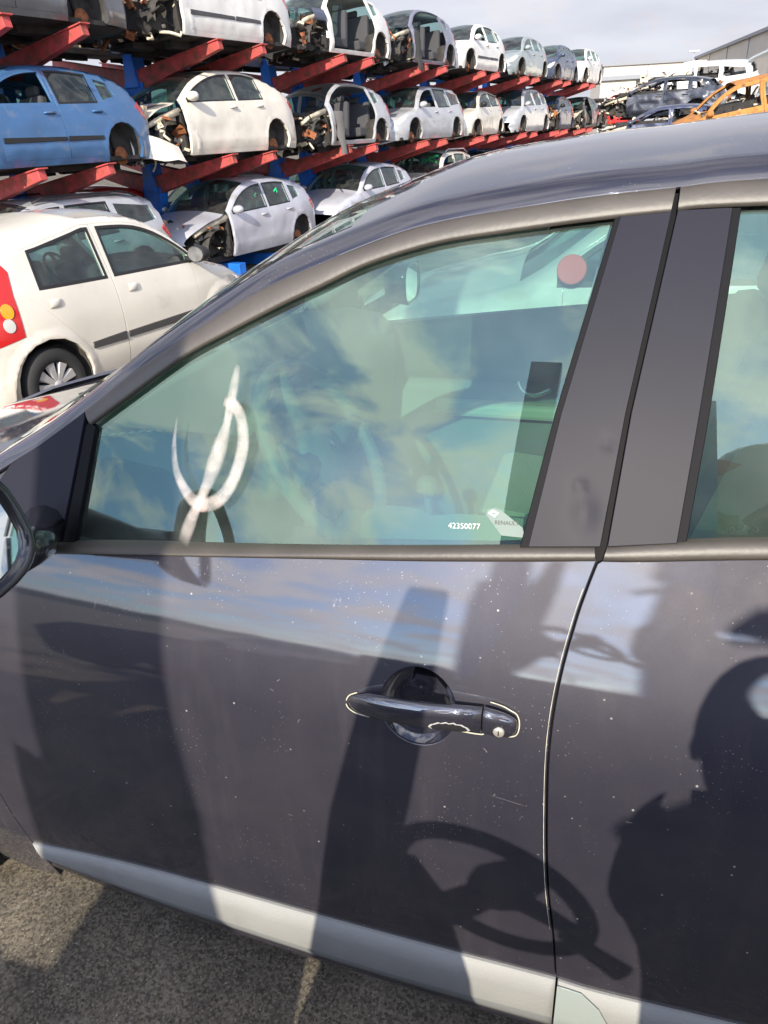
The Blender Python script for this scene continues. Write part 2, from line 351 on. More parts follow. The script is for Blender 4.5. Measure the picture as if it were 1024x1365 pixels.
def make_wheel(parent, c, R, side, rimmat, spokes=9, wd=.19):
    """side = -1 left (faces -y)"""
    e = empty('wheel', c); e.parent = parent; ax = Vector((0, side, 0))
    t = MB(); t.lathe([(R*.64, wd*.42), (R*.7, wd*.5), (R*.9, wd*.48), (R*.985, wd*.36), (R, 0), (R*.985, -wd*.36), (R*.9, -wd*.5), (R*.6, -wd*.5)], (0, 0, 0), ax, 40)
    t.build('tyre', TYRE, e)
    r = MB(); r.lathe([(R*.66, wd*.40), (R*.63, wd*.44), (R*.60, wd*.36), (R*.58, wd*.2), (R*.2, wd*.12), (0.0, wd*.12)], (0, 0, 0), ax, 40, m=1)
    for k in range(spokes):
        a = 2*pi*k/spokes; u = Vector((cos(a), 0, sin(a))); v = Vector((-sin(a), 0, cos(a)))
        rows = []
        for rr, ww in ((R*.14, R*.07), (R*.35, R*.105), (R*.62, R*.165)):
            rows.append([u*rr-v*ww+ax*wd*.33, u*rr-v*ww*.7+ax*wd*.43, u*rr+v*ww*.7+ax*wd*.43, u*rr+v*ww+ax*wd*.33])
        r.grid(rows, 0, False)
    r.lathe([(0, wd*.47), (R*.13, wd*.46), (R*.17, wd*.36)], (0, 0, 0), ax, 20)
    r.build('rim', [rimmat, BLACK], e); return e
def make_car(name, typ, body, label, category='car', group=None, near='left', missing=(), step=.09, glassm=None, trim=None, wheels='none', seed=1, hubm=None, dent=None, trimstrip=None, lights=True, sx=1.0):
    """nose at x=0, tail at x=L, left side at y<0. missing: hood, fender, bumper, doors, front_door, rear_door, windscreen"""
    T = TYPES[typ]; L, H, W, xa, zh, xt, xr, zr, xb, xc, zb0, zb1, x1, x2, R = [T[k] for k in ('L', 'H', 'W', 'xa', 'zh', 'xt', 'xr', 'zr', 'xb', 'xc', 'zb0', 'zb1', 'x1', 'x2', 'R')]
    dent = (.014 if name != 'parked_car' else 0) if dent is None else dent
    gm_ = glassm or CGLASS; root = empty(name); tag(root, label, category, group); rnd = random.Random(seed)
    key = [(.04, .21), (0, .34), (.01, .52), (.12, .68), (xa*.55, zh-.10), (xa, zh), ((xa+xt)/2, zh+(H-zh)*.58), (xt, H-.045), (xt+.5, H), (xr-.75, H-.02), (xr, zr), (L-.14, zb1+.02), (L-.03, zb1-.2), (L, .5), (L-.03, .3), (L-.06, .21)]
    sil = cat(key, 4)
    up = [p for p in sil[8:49]]
    def zt(x):
        ux = [p[0] for p in up]; return lerp(x, ux, [p[1] for p in up])
    def wid(x, z):
        v = W - .05*max(0, (.42-z)/.2)**1.5
        zb = zb0+(zb1-zb0)*x/L
        if z > .62: v -= .05*((min(z, zb)-.62)/(zb-.62))**2
        if z > zb: v -= (z-zb)*.36
        if x < 1.0: v -= .20*((1.0-x)/1.0)**2.4
        if x < .12: v -= .10*(1-sqrt(max(0, 1-((.12-x)/.12)**2)))
        if x > L-.9: v -= .13*((x-L+.9)/.9)**2.4
        if x > L-.1: v -= .08*(1-sqrt(max(0, 1-((x-L+.1)/.1)**2)))
        for xx in (x1, x2):
            d = abs(hypot(x-xx, z-R-.0)-R-.05)
            if d < .07 and z > .25: v += .012*(1-d/.07)
        if .02 < x < L-.02:
            q = z-(zt(x)-.08)
            if q > 0: v -= .075*(1-sqrt(max(0, 1-min(1, q/.08)**2)))
        if dent: v += dent*noise.noise(Vector((x*1.9, z*2.6, seed*3.7)))+dent*.5*noise.noise(Vector((x*5, z*6, seed*1.3)))
        return max(v, .02)
    def S(side): return lambda x, z: Vector((x, side*wid(x, z), z))
    def arch(xx, rr, n=10, z0=.21): # points from rear to front
        return [(xx+rr*cos(a), R+.0+rr*sin(a)) for a in [(-.28+(pi+.56)*k/n) for k in range(n+1)]]
    Ra = R+.045
    a1 = [p for p in arch(x1, Ra) if p[1] > .22]; a2 = [p for p in arch(x2, Ra) if p[1] > .22]
    fender_gone = 'fender' in missing
    belt = lambda x: zb0+(zb1-zb0)*x/L
    def chain(x0, x1_, inset, n=14):
        return [(x0+(x1_-x0)*k/n, zt(x0+(x1_-x0)*k/n)-inset) for k in range(n+1)]
    # front door / rear door outlines
    xd0 = xa+.22
    def xat(zv, inset): # x on the windscreen line where the roofline less inset reaches zv
        x = xa
        while zt(x)-inset < zv and x < xr: x += .01
        return x
    fs_ = xat(belt(xd0)+.01, .05); fs_ = max(fs_, xd0)
    fd = [(xd0, .27), (xb, .27), (xb, zt(xb)-.05)] + chain(xb, fs_, .05)[1:] + [(xd0, belt(xd0))]
    rdr = [(xb, .27), (x2-Ra-.07, .27), (x2-Ra-.01, .5), (x2-.18, R+Ra+.06), (xc, belt(xc)), (xc-.1, zt(xc-.1)-.05)] + chain(xc-.1, xb, .05)[1:]
    g = .006
    def shrink(poly, d):
        cx_ = sum(p[0] for p in poly)/len(poly); cz = sum(p[1] for p in poly)/len(poly); out = []; n = len(poly)
        area = sum(poly[i][0]*poly[(i+1) % n][1]-poly[(i+1) % n][0]*poly[i][1] for i in range(n)); s_ = 1 if area > 0 else -1
        for i in range(n):
            a = Vector(poly[i-1]); b_ = Vector(poly[i]); c_ = Vector(poly[(i+1) % n]); e1 = (b_-a); e2 = (c_-b_)
            if e1.length < 1e-6 or e2.length < 1e-6: out.append(poly[i]); continue
            e1.normalize(); e2.normalize(); n1_ = Vector((-e1.y, e1.x))*s_; n2_ = Vector((-e2.y, e2.x))*s_; m_ = (n1_+n2_)
            if m_.length < .2: m_ = n1_
            m_.normalize(); k = d/max(.4, m_.dot(n1_)); out.append(tuple(b_+m_*k))
        return out
    fw = [(max(fs_+.10, xd0+.12), belt(xd0)+.03), (xb-.05, belt(xb)+.03), (xb-.07, zt(xb-.07)-.095)] + chain(xb-.07, xat(belt(xd0)+.06, .095), .095)[1:]
    fw[0] = (fw[-1][0]-.0, belt(xd0)+.03)
    rw = [(xb+.06, belt(xb)+.03), (xc-.14, belt(xc)+.03), (xc-.17, zt(xc-.2)-.095)] + chain(xc-.2, xb+.05, .095)[1:]
    qx0, qx1 = xc+.0, xr-.02
    has_q = typ in ('estate', 'mpv', 'hatch', 'suv')
    if typ == 'hatch': qx1 = xc+.32
    qw = [(qx0, belt(qx0)+.05), (qx1-.05, belt(qx1)+.10), (qx1-.12, zt(qx1-.1)-.12), (qx0-.03, zt(qx0)-.11)] if has_q else None
    # body shell
    bodyo = list(sil)
    bot = [(L-.08, .21), (a2[0][0], .22)] + a2 + [(a2[-1][0], .20), (a1[0][0], .20)] + a1 + [(a1[-1][0], .21)]
    if fender_gone:
        cut = xa+.10
        bodyo = [p for p in sil if p[0] > cut]; bodyo = [(cut, .20), (cut, zt(cut))] + bodyo
        bot = [(L-.08, .21), (a2[0][0], .22)] + a2 + [(a2[-1][0], .20)]
    outl = bodyo+bot
    # CCW order
    ar = sum(outl[i][0]*outl[(i+1) % len(outl)][1]-outl[(i+1) % len(outl)][0]*outl[i][1] for i in range(len(outl)))
    if ar < 0: outl = outl[::-1]
    P_ = []; MI = []
    holes = [fd, rdr] + ([qw] if qw else [])
    for side in (-1, 1):
        P_.append(panel(outl, holes, S(side), step, th=.05, flip=(side > 0), rnd=.004)); MI.append(0)
    ex = MB()
    def loft(i0, i1, crown, m, tgt=ex, ny=10, pull=.0):
        rows = []
        for i in range(i0, i1+1):
            x, z = sil[i]; a = sil[max(i-1, 0)]; b_ = sil[min(i+1, len(sil)-1)]; tx, tz = b_[0]-a[0], b_[1]-a[1]; l = hypot(tx, tz) or 1; nx_, nz_ = -tz/l, tx/l
            wv = wid(x, z); cr_ = crown(i) if callable(crown) else crown
            rows.append([Vector((x+nx_*cr_*(1-abs(u)**2.2), u*wv, z+nz_*cr_*(1-abs(u)**2.2))) for u in [(-1+2*k/ny) for k in range(ny+1)]])
        tgt.grid(rows, m); return tgt
    cw = lambda i: lerp(i, [0, 10, 16, 20, 24, 28, 32, 40, 44, 60], [.16, .14, .05, .07, .09, .06, .04, .06, .08, .05])
    if 'bumper' not in missing and not fender_gone: 
        loft(0, 8, cw, 0)
    # roof, tail
    loft(28, 40, cw, 0)
    loft(43, 60, cw, 0)
    floor_z = .20
    ex.add([(x1+R, -W+.06, floor_z), (L-.1, -W+.12, floor_z), (L-.1, W-.12, floor_z), (x1+R, W-.06, floor_z)], [(0, 1, 2, 3)], 1)
    body_o = pbuild('body', P_, [body, DARK], root, MI, ex)
    # floor, liners
    fl = MB(); f0 = .15 if not fender_gone else xa
    fl.box(((f0+L-.2)/2, 0, .24), (L-.2-f0, W*1.7, .06)); fl.box(((xa+.1), 0, .55), (.06, W*1.75, .66))
    fl.box(((xc+.25), 0, .5), (.5, W*1.3, .5))
    for k in range(9): fl.box((rnd.uniform(.6, L-.6), rnd.uniform(-.5, .5), .16), (rnd.uniform(.3, .9), rnd.uniform(.06, .2), rnd.uniform(.05, .12)), m=0)
    for xx in ((x2,) if fender_gone else (x1, x2)):
        for side in (-1, 1):
            rws = []
            for k in range(13):
                a = -.25+(pi+.5)*k/12; rws.append([Vector((xx+(Ra+.0)*cos(a), side*yy, R+(Ra+.0)*sin(a))) for yy in (W-.03, W-.30)])
            fl.grid(rws, 1); fl.add([(xx, side*(W-.30), R-.1)]+[(xx+Ra*cos(-.25+(pi+.5)*k/12), side*(W-.30), R+Ra*sin(-.25+(pi+.5)*k/12)) for k in range(13)], [(0, k+1, k+2) for k in range(12)], 1)
    fl.build('underbody', [DARK, LINER], root)
    hasg = 'glass' not in missing
    if hasg and 'windscreen' not in missing: loft(20, 28, cw, 0, MB()).build('windscreen', gm_, root)
    if hasg: loft(40, 43, cw, 0, MB()).build('rear_window', gm_, root)
    if 'hood' not in missing: loft(8, 20, cw, 0, MB()).build('bonnet', [body], root)
    for s in (-1, 1):
        if qw and hasg: pbuild('quarter_window', [panel(qw, [], S(s), step, th=0, off=-.012, flip=(s > 0))], gm_, root)
    # doors
    for side in (-1, 1):
        sm_ = S(side); fl_ = side > 0
        for dn, poly, win in (('front_door', fd, fw), ('rear_door', rdr, rw)):
            if side == -1 and near == 'left' and (dn in missing or 'doors' in missing): continue
            if side == 1 and 'farwin' in missing: pass
            dp = shrink(poly, g)
            d = pbuild('door', [panel(dp, [win], sm_, step, th=.03, flip=fl_, rnd=.003)], body, root)
            if hasg and not (dn+'_glass' in missing and side == -1):
                wo_ = pbuild('window', [panel(win, [], sm_, step, th=0, off=-.012, flip=fl_)], gm_, d)
                if step < .1: pbuild('window_seal', [panel(shrink(win, -.018), [shrink(win, .004)], sm_, step, th=.006, off=.003, flip=fl_, rnd=.002)], BLACK, wo_)
            xh = (xb-.18) if dn == 'front_door' else (xc-.20 if typ != 'leaf' else xc-.3)
            hz = belt(xh)-.10
            if dn == 'rear_door': xh = min(xh, xc-.12)
            hb = MB(); p0 = sm_(xh, hz)
            hb.tube([p0+Vector((-.10, 0, 0)), p0+Vector((-.08, side*.022, .003)), p0+Vector((0, side*.028, .006)), p0+Vector((.08, side*.022, .003)), p0+Vector((.10, 0, 0))], [.01, .016, .018, .016, .01], 8)
            if typ == 'city': 
                hb = MB(); rws = []
                for k in range(9):
                    t_ = -1+2*k/8; rws.append([p0+Vector((.052*u, side*(.004+.020*sqrt(max(0, 1-t_*t_))*(1-.6*abs(u)**3)), .034*t_+.006)) for u in (-1, -.9, -.6, 0, .6, .9, 1)])
                hb.grid(rws)
            hb.build('handle', [body if typ != 'hatchx' else BLACK], d)
            if trimstrip:
                a_, b_ = (xd0+.06, xb-.02) if dn == 'front_door' else (xb+.02, x2-Ra-.04 if x2-Ra-.04 < xc else xc)
                zz = .52
                pbuild('side_strip', [panel([(a_, zz-.03), (b_, zz-.022), (b_, zz+.022), (a_, zz+.03)], [], sm_, .2, th=.014, off=.014, flip=fl_, rnd=.004)], trimstrip, d)
            if dn == 'front_door' and not ('mirror' in missing):
                p0 = sm_(fw[0][0]+.02, belt(xd0)+.06); mb = MB()
                rows = []
                for k, (xo, s_) in enumerate(((-.11, .02), (-.10, .6), (-.06, .9), (0, 1.0), (.035, .98), (.04, .9))):
                    rows.append([p0+Vector((xo, side*(.13+.10*s_*cos(a)), .03+.075*s_*sin(a))) for a in [2*pi*q/14 for q in range(15)]])
                mb.grid(rows, 0); mb.add([p0+Vector((.04, side*(.13+.09*cos(a)), .03+.067*sin(a))) for a in [2*pi*q/14 for q in range(14)]], [tuple(range(14))], 1)
                mb.box(p0+Vector((0, side*.03, -.01)), (.05, .1, .04), m=2)
                mb.add([sm_(xd0+.02, belt(xd0)+.005)+Vector((0, side*.004, 0)), sm_(fw[0][0]-.015, belt(xd0)+.012)+Vector((0, side*.004, 0)), sm_(fw[0][0]+.02, belt(xd0)+.075)+Vector((0, side*.004, 0))], [(0, 1, 2)], 2)
                mb.build('side_mirror', [BLACK if typ == 'city' else body, STEEL, BLACK], d)
    if lights:
        for side in (-1, 1):
            sm_ = S(side); q = side > 0
            if not fender_gone and 'headlight' not in missing:
                hl = [(.03, .56), (.12, .55), (.42, .68), (.50, .77), (.35, .755), (.14, .69), (.05, .62)]
                pbuild('headlight', [panel(hl, [], sm_, .05, th=.01, off=.004, flip=q)], CLEARLENS, root)
            zz = zb1
            tl = [(L-.30, zz-.05), (L-.13, zz-.22), (L-.05, zz-.22), (L-.10, zz+.0), (L-.16, zz+.03)]
            if typ == 'city': tl = [(L-.34, zz-.30), (L-.02, zz-.36), (L-.03, zz-.2), (L-.10, zz-.02), (L-.26, zz+.22), (L-.36, zz+.24), (L-.40, zz+.16), (L-.36, zz+.0)]
            tlo = pbuild('tail_light', [panel(tl, [], sm_, .05, th=.01, off=.005, flip=q)], REDLENS, root)
            if typ == 'city':
                pbuild('indicator_lens', [panel([(L-.27+.045*cos(a), zz-.10+.055*sin(a)) for a in [2*pi*k/16 for k in range(16)]], [], sm_, .03, th=.006, off=.012, flip=q)], AMBER, tlo)
                pbuild('reversing_lens', [panel([(L-.25+.042*cos(a), zz-.20+.05*sin(a)) for a in [2*pi*k/16 for k in range(16)]], [], sm_, .03, th=.006, off=.012, flip=q)], CLEARLENS, tlo)
    # interior
    it = MB(); 
    it.box((xa+.45, 0, .82), (.35, W*1.5, .22)); it.build('dashboard', [PLASTIC], root, bevel=.04)
    for sxx, yy, wd_ in ((xb-.15, -.38, .48), (xb-.15, .38, .48), (xc+.0, 0, 1.2)):
        sb = MB(); sb.box((sxx-.2, yy, .46), (.52, wd_, .20)); sb.box((sxx+.08, yy, .80), (.14, wd_, .60), Matrix.Rotation(radians(14), 3, 'Y')); sb.box((sxx+.17, yy, 1.17), (.09, wd_*.5, .14), Matrix.Rotation(radians(14), 3, 'Y'))
        sb.build('seat', [SEAT], root, bevel=.04)
    stw = MB(); c_ = Vector((xa+.75, -.38, .95)); rot = Matrix.Rotation(radians(-62), 3, 'Y')
    stw.tube([c_+rot@Vector((.18*cos(a), .18*sin(a), 0)) for a in [2*pi*k/20 for k in range(21)]], .014, 6, cap=False)
    stw.tube([c_+rot@Vector((-.17, 0, 0)), c_+rot@Vector((.17, 0, 0))], .02, 6); stw.tube([c_, c_+Vector((-.3, 0, -.12))], .03, 6); stw.build('steering_wheel', BLACK, root)
    # wheels / hubs
    for xx, fr in ((x1, True), (x2, False)):
        if fr and fender_gone and wheels == 'none': continue
        for side in (-1, 1):
            if wheels == 'all': make_wheel(root, (xx, side*(W-.12), R-.02), R-.015, side, hubm or HUBCAP)
            else:
                hb = MB(); hb.lathe([(0, .05), (.05, .05), (.055, .0), (.13, 0), (.13, -.02), (.07, -.03), (.07, -.14), (0, -.14)], (xx, side*(W-.16), R-.07), (0, side, 0), 20)
                hb.tube([(xx-.02, side*(W-.3), R+.25), (xx, side*(W-.26), R-.05)], .03, 6, m=1)
                hb.build('brake_disc', [RUST, DARK], root)
    if fender_gone:
        junk('engine_bay', (.15, -W+.12, .22), (xa+.15, W-.12, .86), 120, seed, root)
        for side in (-1, 1): # bare inner wing: strut tower, rail and arch shell
            fr_ = MB()
            rws = []
            for k in range(11):
                a = -.1+(pi+.1)*k/10; rws.append([Vector((x1+(R+.03)*cos(a), side*yy, R+(R+.03)*sin(a)+zz)) for yy, zz in ((W-.10, 0), (W-.22, .03), (W-.36, -.02))])
            fr_.grid(rws, 1); fr_.tube([(.25, side*(W-.25), .66), (.6, side*(W-.22), .78), (xa+.1, side*(W-.16), .88)], [.04, .05, .06], 6, m=2)
            fr_.box((x1, side*(W-.3), .75), (.3, .2, .12), m=2)
            fr_.add([(x1, side*(W-.34), R-.1)]+[(x1+(R+.02)*cos(pi*k/12), side*(W-.34), R+(R+.02)*sin(pi*k/12)) for k in range(13)], [(0, k+1, k+2) for k in range(12)], 1)
            fr_.build('inner_wing', [body, LINER, CREAM], root)
    root['len'] = L
    return root
def place(o, s, m, z, tilt=0, yaw=0):
    """put a car on a rack: nose at distance s along the row, centre line m out, sills z"""
    Xa = RD; Ya = Vector((-RD.y, RD.x, 0)); Mr = Matrix((Xa, Ya, Vector((0, 0, 1)))).transposed()
    Mr = Mr @ Matrix.Rotation(radians(yaw), 3, 'Z') @ Matrix.Rotation(radians(tilt), 3, 'X')
    p = RD*s+NR*m+Vector((0, 0, z)); o.matrix_world = Matrix.Translation(p) @ Mr.to_4x4(); return o
# ================================================================ the car racks
RED_ = mat('rack red paint', (.52, .07, .07), .5, noise=.25, nscale=5, dirt=(.20, .07, .04), dirtamt=.7, dscale=7)
BLUE_ = mat('rack blue paint', (.015, .16, .62), .4, noise=.2, nscale=4, dirt=(.12, .07, .05), dirtamt=.3, dscale=9)
MN = 9.16                                     # near face of the racks, measured along NR
def RP(s, m, z): return RD*s+NR*m+Vector((0, 0, z))
GZR = -.79
rack = empty('car_rack', RP(8, MN+1.9, GZR)); tag(rack, 'long cantilever rack of red arms on blue posts, stacked with scrap cars', 'rack')
inv = Matrix.Translation(-Vector(rack.location))
def bar(mb, a, b, wa, ha, wb, hb, m=0, u=None):
    """tapered box beam from a to b"""
    a = Vector(a); b = Vector(b); t = (b-a).normalized(); u = u or t.cross(Vector((0, 0, 1))).normalized(); v = u.cross(t)
    vs = [a+u*sx_*wa/2+v*sz_*ha/2 for sx_, sz_ in ((-1, -1), (1, -1), (1, 1), (-1, 1))]+[b+u*sx_*wb/2+v*sz_*hb/2 for sx_, sz_ in ((-1, -1), (1, -1), (1, 1), (-1, 1))]
    mb.add(vs, [(3, 2, 1, 0), (4, 5, 6, 7), (0, 1, 5, 4), (1, 2, 6, 5), (2, 3, 7, 6), (3, 0, 4, 7)], m)
posts = []
s0 = 3.02
k = 0
while s0+4.2*k < 40:
    for off in (0, 1.25):
        posts.append(s0+4.2*k+off-.35)
    k += 1
for s in posts:
    p = MB(); PM = MN+1.95
    bar(p, RP(s, PM, GZR), RP(s, PM, 3.15), .30, .24, .16, .16, u=RD)
    for zt_ in (.82, 2.57): # gusset under each pair of arms
        p.prism([RP(s-.11, PM-.24, zt_-.02), RP(s-.11, PM+.24, zt_-.02), RP(s-.11, PM+.10, zt_-.75), RP(s-.11, PM-.10, zt_-.75)], None, RD*.22)
        p.prism([RP(s-.15, PM-.10, zt_+.42), RP(s-.15, PM+.10, zt_+.42), RP(s-.15, PM+.16, zt_-.1), RP(s-.15, PM-.16, zt_-.1)], None, RD*.30)
    p.build('post', BLUE_, rack, bevel=.008, xf=inv)
    f = MB(); bar(f, RP(s, MN+.05, GZR+.12), RP(s, MN+3.7, GZR+.12), .2, .22, .2, .22); f.build('foot', BLUE_, rack, bevel=.01, xf=inv)
    for zt_ in (1.25, 3.0):
        for sg in (-1, 1):
            a = MB(); bar(a, RP(s, PM+sg*.06, zt_-.43), RP(s, PM+sg*2.02, zt_-.0), .18, .32, .12, .15)
            bar(a, RP(s, PM+sg*.06, zt_-.275), RP(s, PM+sg*2.05, zt_+.07), .20, .02, .18, .02)
            a.build('arm', RED_, rack, bevel=.006, xf=inv)
for k in range(0, len(posts)-2, 2):
    for z_ in (2.62, .86):
        b = MB(); bar(b, RP(posts[k]+.1, MN+1.95, z_), RP(posts[k+1]-.1, MN+1.95, z_+.0), .06, .09, .06, .09); b.build('tie_beam', BLUE_, rack, xf=inv)
    b = MB(); bar(b, RP(posts[k]+.1, MN+2.0, .7), RP(posts[k+1]-.1, MN+2.0, -.5), .05, .05, .05, .05); bar(b, RP(posts[k+1]+.1, MN+2.0, 2.4), RP(posts[k+2]-.1, MN+2.0, 1.3), .05, .05, .05, .05); b.build('brace', BLUE_, rack, xf=inv)
SILVER = paint('silver paint', (.56, .57, .60), .35, .38); WHITE = paint('white paint', (.74, .72, .68), 0, .35, amt=.2)
BLUEC = paint('blue paint', (.068, .175, .37), .3, .35, amt=.3); CREAMW = paint('pearl white paint', (.76, .70, .60), 0, .35, amt=.15)
GREYC = paint('graphite paint', (.14, .145, .16), .5, .35); GREYG = paint('grey green paint', (.38, .43, .43), .4, .35)
DBLUE = paint('dull dark blue paint', (.07, .09, .16), .4, .4); DKGREY = paint('dusty dark grey paint', (.10, .105, .12), .3, .5, amt=.6)
LILAC = paint('pale lilac silver paint', (.56, .57, .64), .3, .38); BEIGE = paint('warm beige paint', (.72, .68, .60), .2, .38)
REDC = paint('faded red paint', (.70, .04, .04), 0, .4); ORANGE = mat('rust orange shell', (.50, .21, .05), .85, noise=.35, nscale=5, dirt=(.14, .06, .03), dirtamt=.6, dscale=5)
BROWNW = paint('crushed dusty shell', (.22, .19, .16), .1, .8, amt=.6)
G1 = 'scrap cars stored on the rack'
MC = MN+.92; TI = -4.5
ZM, ZT, ZB = 1.08, 2.84, -.62
front_gone = ('hood', 'fender', 'bumper')
c_blue = make_car('scrap_car', 'hatch', BLUEC, 'blue hatchback with a black door strip on the middle deck, front wing missing', 'car', G1, missing=front_gone+('front_door_glass', 'mirror'), trimstrip=BLACK, step=.07, seed=3)
place(c_blue, 5.25, MC, ZM, TI)
c_leaf = make_car('scrap_car', 'leaf', CREAMW, 'cream white hatchback with torn off front wing beside the blue car on the middle deck', 'car', G1, missing=('fender',), step=.07, seed=5)
place(c_leaf, 9.15, MC, ZM, TI)
tb = MB(); rnd = random.Random(4); rows = []
for u in range(9):
    rows.append([Vector((-.12+.10*u, -.60-.26*sin(min(1, u/5)*pi/2)-.03*v*(u > 5), .62-.035*u+.012*u*v*.3-.10*v+(.05*rnd.random() if v == 4 else 0))) for v in range(5)])
tb.grid(rows); tb.build('torn_bumper', [CREAMW], c_leaf)
fb = MB(); fb.grid([[Vector((.10+.14*u, -.30-.07*u+.35*v, .86+.035*u-.02*v)) for v in range(4)] for u in range(6)]); fb.build('bonnet_edge', [CREAMW], c_leaf)
c_s3 = make_car('scrap_car', 'hatch', SILVER, 'silver shell without doors or front end hanging with debris on the middle deck', 'car', G1, missing=front_gone+('doors', 'windscreen'), seed=8)
place(c_s3, 13.75, MC, ZM, TI)
c_s4 = make_car('scrap_car', 'estate', SILVER, 'silver estate car with open front window on the middle deck, complete front end', 'car', G1, missing=('front_door_glass',), seed=9)
place(c_s4, 18.2, MC, ZM, TI)
c_s5 = make_car('scrap_car', 'city', BEIGE, 'small beige hatchback on the middle deck, headlamp missing', 'car', G1, missing=('headlight',), seed=10); place(c_s5, 23.1, MC, ZM, TI)
c_s6 = make_car('scrap_car', 'mpv', SILVER, 'silver people carrier on the middle deck with white door mirror, under the grey green car', 'car', G1, missing=('headlight', 'bumper'), step=.12, seed=11); place(c_s6, 27.2, MC, ZM, TI)
c_s7 = make_car('scrap_car', 'city', DBLUE, 'dark blue wreck squeezed behind the silver people carrier', 'car', G1, missing=front_gone, step=.12, seed=12); place(c_s7, 32.1, MC, ZM, TI)
c_s8 = make_car('scrap_car', 'hatch', DKGREY, 'dark grey dusty wreck near the far end of the middle deck', 'car', G1, missing=front_gone+('front_door',), step=.12, seed=13); place(c_s8, 35.8, MC, ZM, TI)
c_s9 = make_car('scrap_car', 'hatch', BROWNW, 'crumpled brown grey wreck just before the red one', 'car', G1, missing=front_gone+('doors', 'glass'), step=.14, seed=14); place(c_s9, 39.9, MC, ZM, TI)
c_s10 = make_car('scrap_car', 'hatch', REDC, 'bright red wreck beyond the far end of the middle deck', 'car', G1, missing=('front_door', 'glass'), step=.14, seed=15); place(c_s10, 42.0, MC-.95, ZM+.20, 0)
# top deck
c = make_car('scrap_car', 'estate', GREYC, 'dark grey car at the top left whose lower side and rear hub show', 'car', G1, step=.07, seed=21); place(c, 4.75, MC, ZT, TI)
c = make_car('scrap_car', 'mpv', WHITE, 'silvery white people carrier with a dark door moulding on the top deck, engine bay stripped', 'car', G1, missing=front_gone, trimstrip=PLASTIC, step=.07, seed=22); place(c, 9.4, MC, ZT, TI)
c = make_car('scrap_car', 'hatch', WHITE, 'white shell without doors on the top deck, a blue wing left at its front', 'car', G1, missing=front_gone+('doors',), seed=23); place(c, 13.9, MC, ZT, TI)
bw = MB(); bw.grid([[Vector((.55+.06*u, -.87+.03*abs(v-2), .95-.07*v)) for v in range(4)] for u in range(9)], 0); bw.build('wing', DBLUE, c)
c = make_car('scrap_car', 'hatch', paint('grey lilac paint', (.26, .26, .34), .5, .4), 'grey lilac shell without doors on the top deck, open black side', 'car', G1, missing=front_gone+('doors',), seed=24); place(c, 18.0, MC, ZT, TI)
c = make_car('scrap_car', 'hatch', WHITE, 'white hatchback complete with bumper on the top deck against the sky', 'car', G1, missing=('front_door_glass',), trimstrip=PLASTIC, seed=25); place(c, 22.2, MC, ZT, TI)
c = make_car('scrap_car', 'hatch', GREYG, 'grey green hatchback on the top deck, third from its far end', 'car', G1, missing=('bumper',), step=.12, seed=26); place(c, 26.9, MC, ZT, TI)
c = make_car('scrap_car', 'hatch', DBLUE, 'dark blue hatchback with dented doors on the top deck, second from its far end', 'car', G1, step=.12, seed=27); place(c, 31.3, MC, ZT, TI)
c = make_car('scrap_car', 'suv', WHITE, 'white off-roader closing the far end of the top deck', 'car', G1, missing=('headlight', 'bumper'), step=.12, seed=28); place(c, 35.6, MC, ZT, TI)
# ground deck
c = make_car('scrap_car', 'estate', SILVER, 'silver car with roof rails on the lowest deck, half hidden by the parked white car', 'car', G1, missing=('bumper',), seed=31); place(c, 4.9, MC, ZB, 0)
rr_ = MB()
for sd_ in (-1, 1): rr_.tube([(2.0, sd_*.6, 1.50), (2.2, sd_*.6, 1.56), (3.7, sd_*.6, 1.53), (4.0, sd_*.6, 1.44)], .016, 6)
rr_.build('roof_rail', BLACK, c)
c = make_car('scrap_car', 'hatch', LILAC, 'pale silver hatchback on the lowest deck with a wrecked front wing and bare arch', 'car', G1, missing=('fender', 'bumper'), step=.07, seed=32); place(c, 9.85, MC, ZB, 0)
c = make_car('scrap_car', 'hatch', LILAC, 'pale lilac hatchback on the lowest deck, grille and headlamps torn out', 'car', G1, missing=('bumper', 'headlight'), seed=33); place(c, 14.9, MC, ZB, 0)
c = make_car('scrap_car', 'suv', BEIGE, 'beige car with roof rails on the lowest deck, bright green marks on its windscreen', 'car', G1, missing=('front_door_glass', 'headlight'), seed=34); place(c, 19.6, MC, ZB, 0)
rr_ = MB()
for sd_ in (-1, 1): rr_.tube([(1.9, sd_*.6, 1.58), (2.1, sd_*.6, 1.64), (3.3, sd_*.6, 1.62), (3.6, sd_*.6, 1.5)], .02, 6)
rr_.build('roof_rail', SILVER, c)
GREENM = mat('green marker', (.02, .75, .25), .5)
def squiggle(parent, c0, ux, uz, seed, r=.012, n=6, name='paint_mark', m=None):
    rnd = random.Random(seed); q = [Vector(c0)+Vector(ux)*rnd.uniform(-1, 1)+Vector(uz)*rnd.uniform(-1, 1) for _ in range(n)]
    mb = MB(); mb.tube(cat(q, 4), r, 5); mb.build(name, m or GREENM, parent)
squiggle(c, (1.5, -.3, 1.42), (0, .3, 0), (.12, 0, .10), 1, .022, 9)
c = make_car('scrap_car', 'hatch', DBLUE, 'dark car low on the lowest deck beyond the beige one with roof rails', 'car', G1, step=.12, seed=35); place(c, 24.0, MC, ZB, 0)
c = make_car('scrap_car', 'hatch', DKGREY, 'dusty dark wreck at the far end of the lowest deck', 'car', G1, missing=front_gone, step=.12, seed=36); place(c, 29.0, MC, ZB, 0)
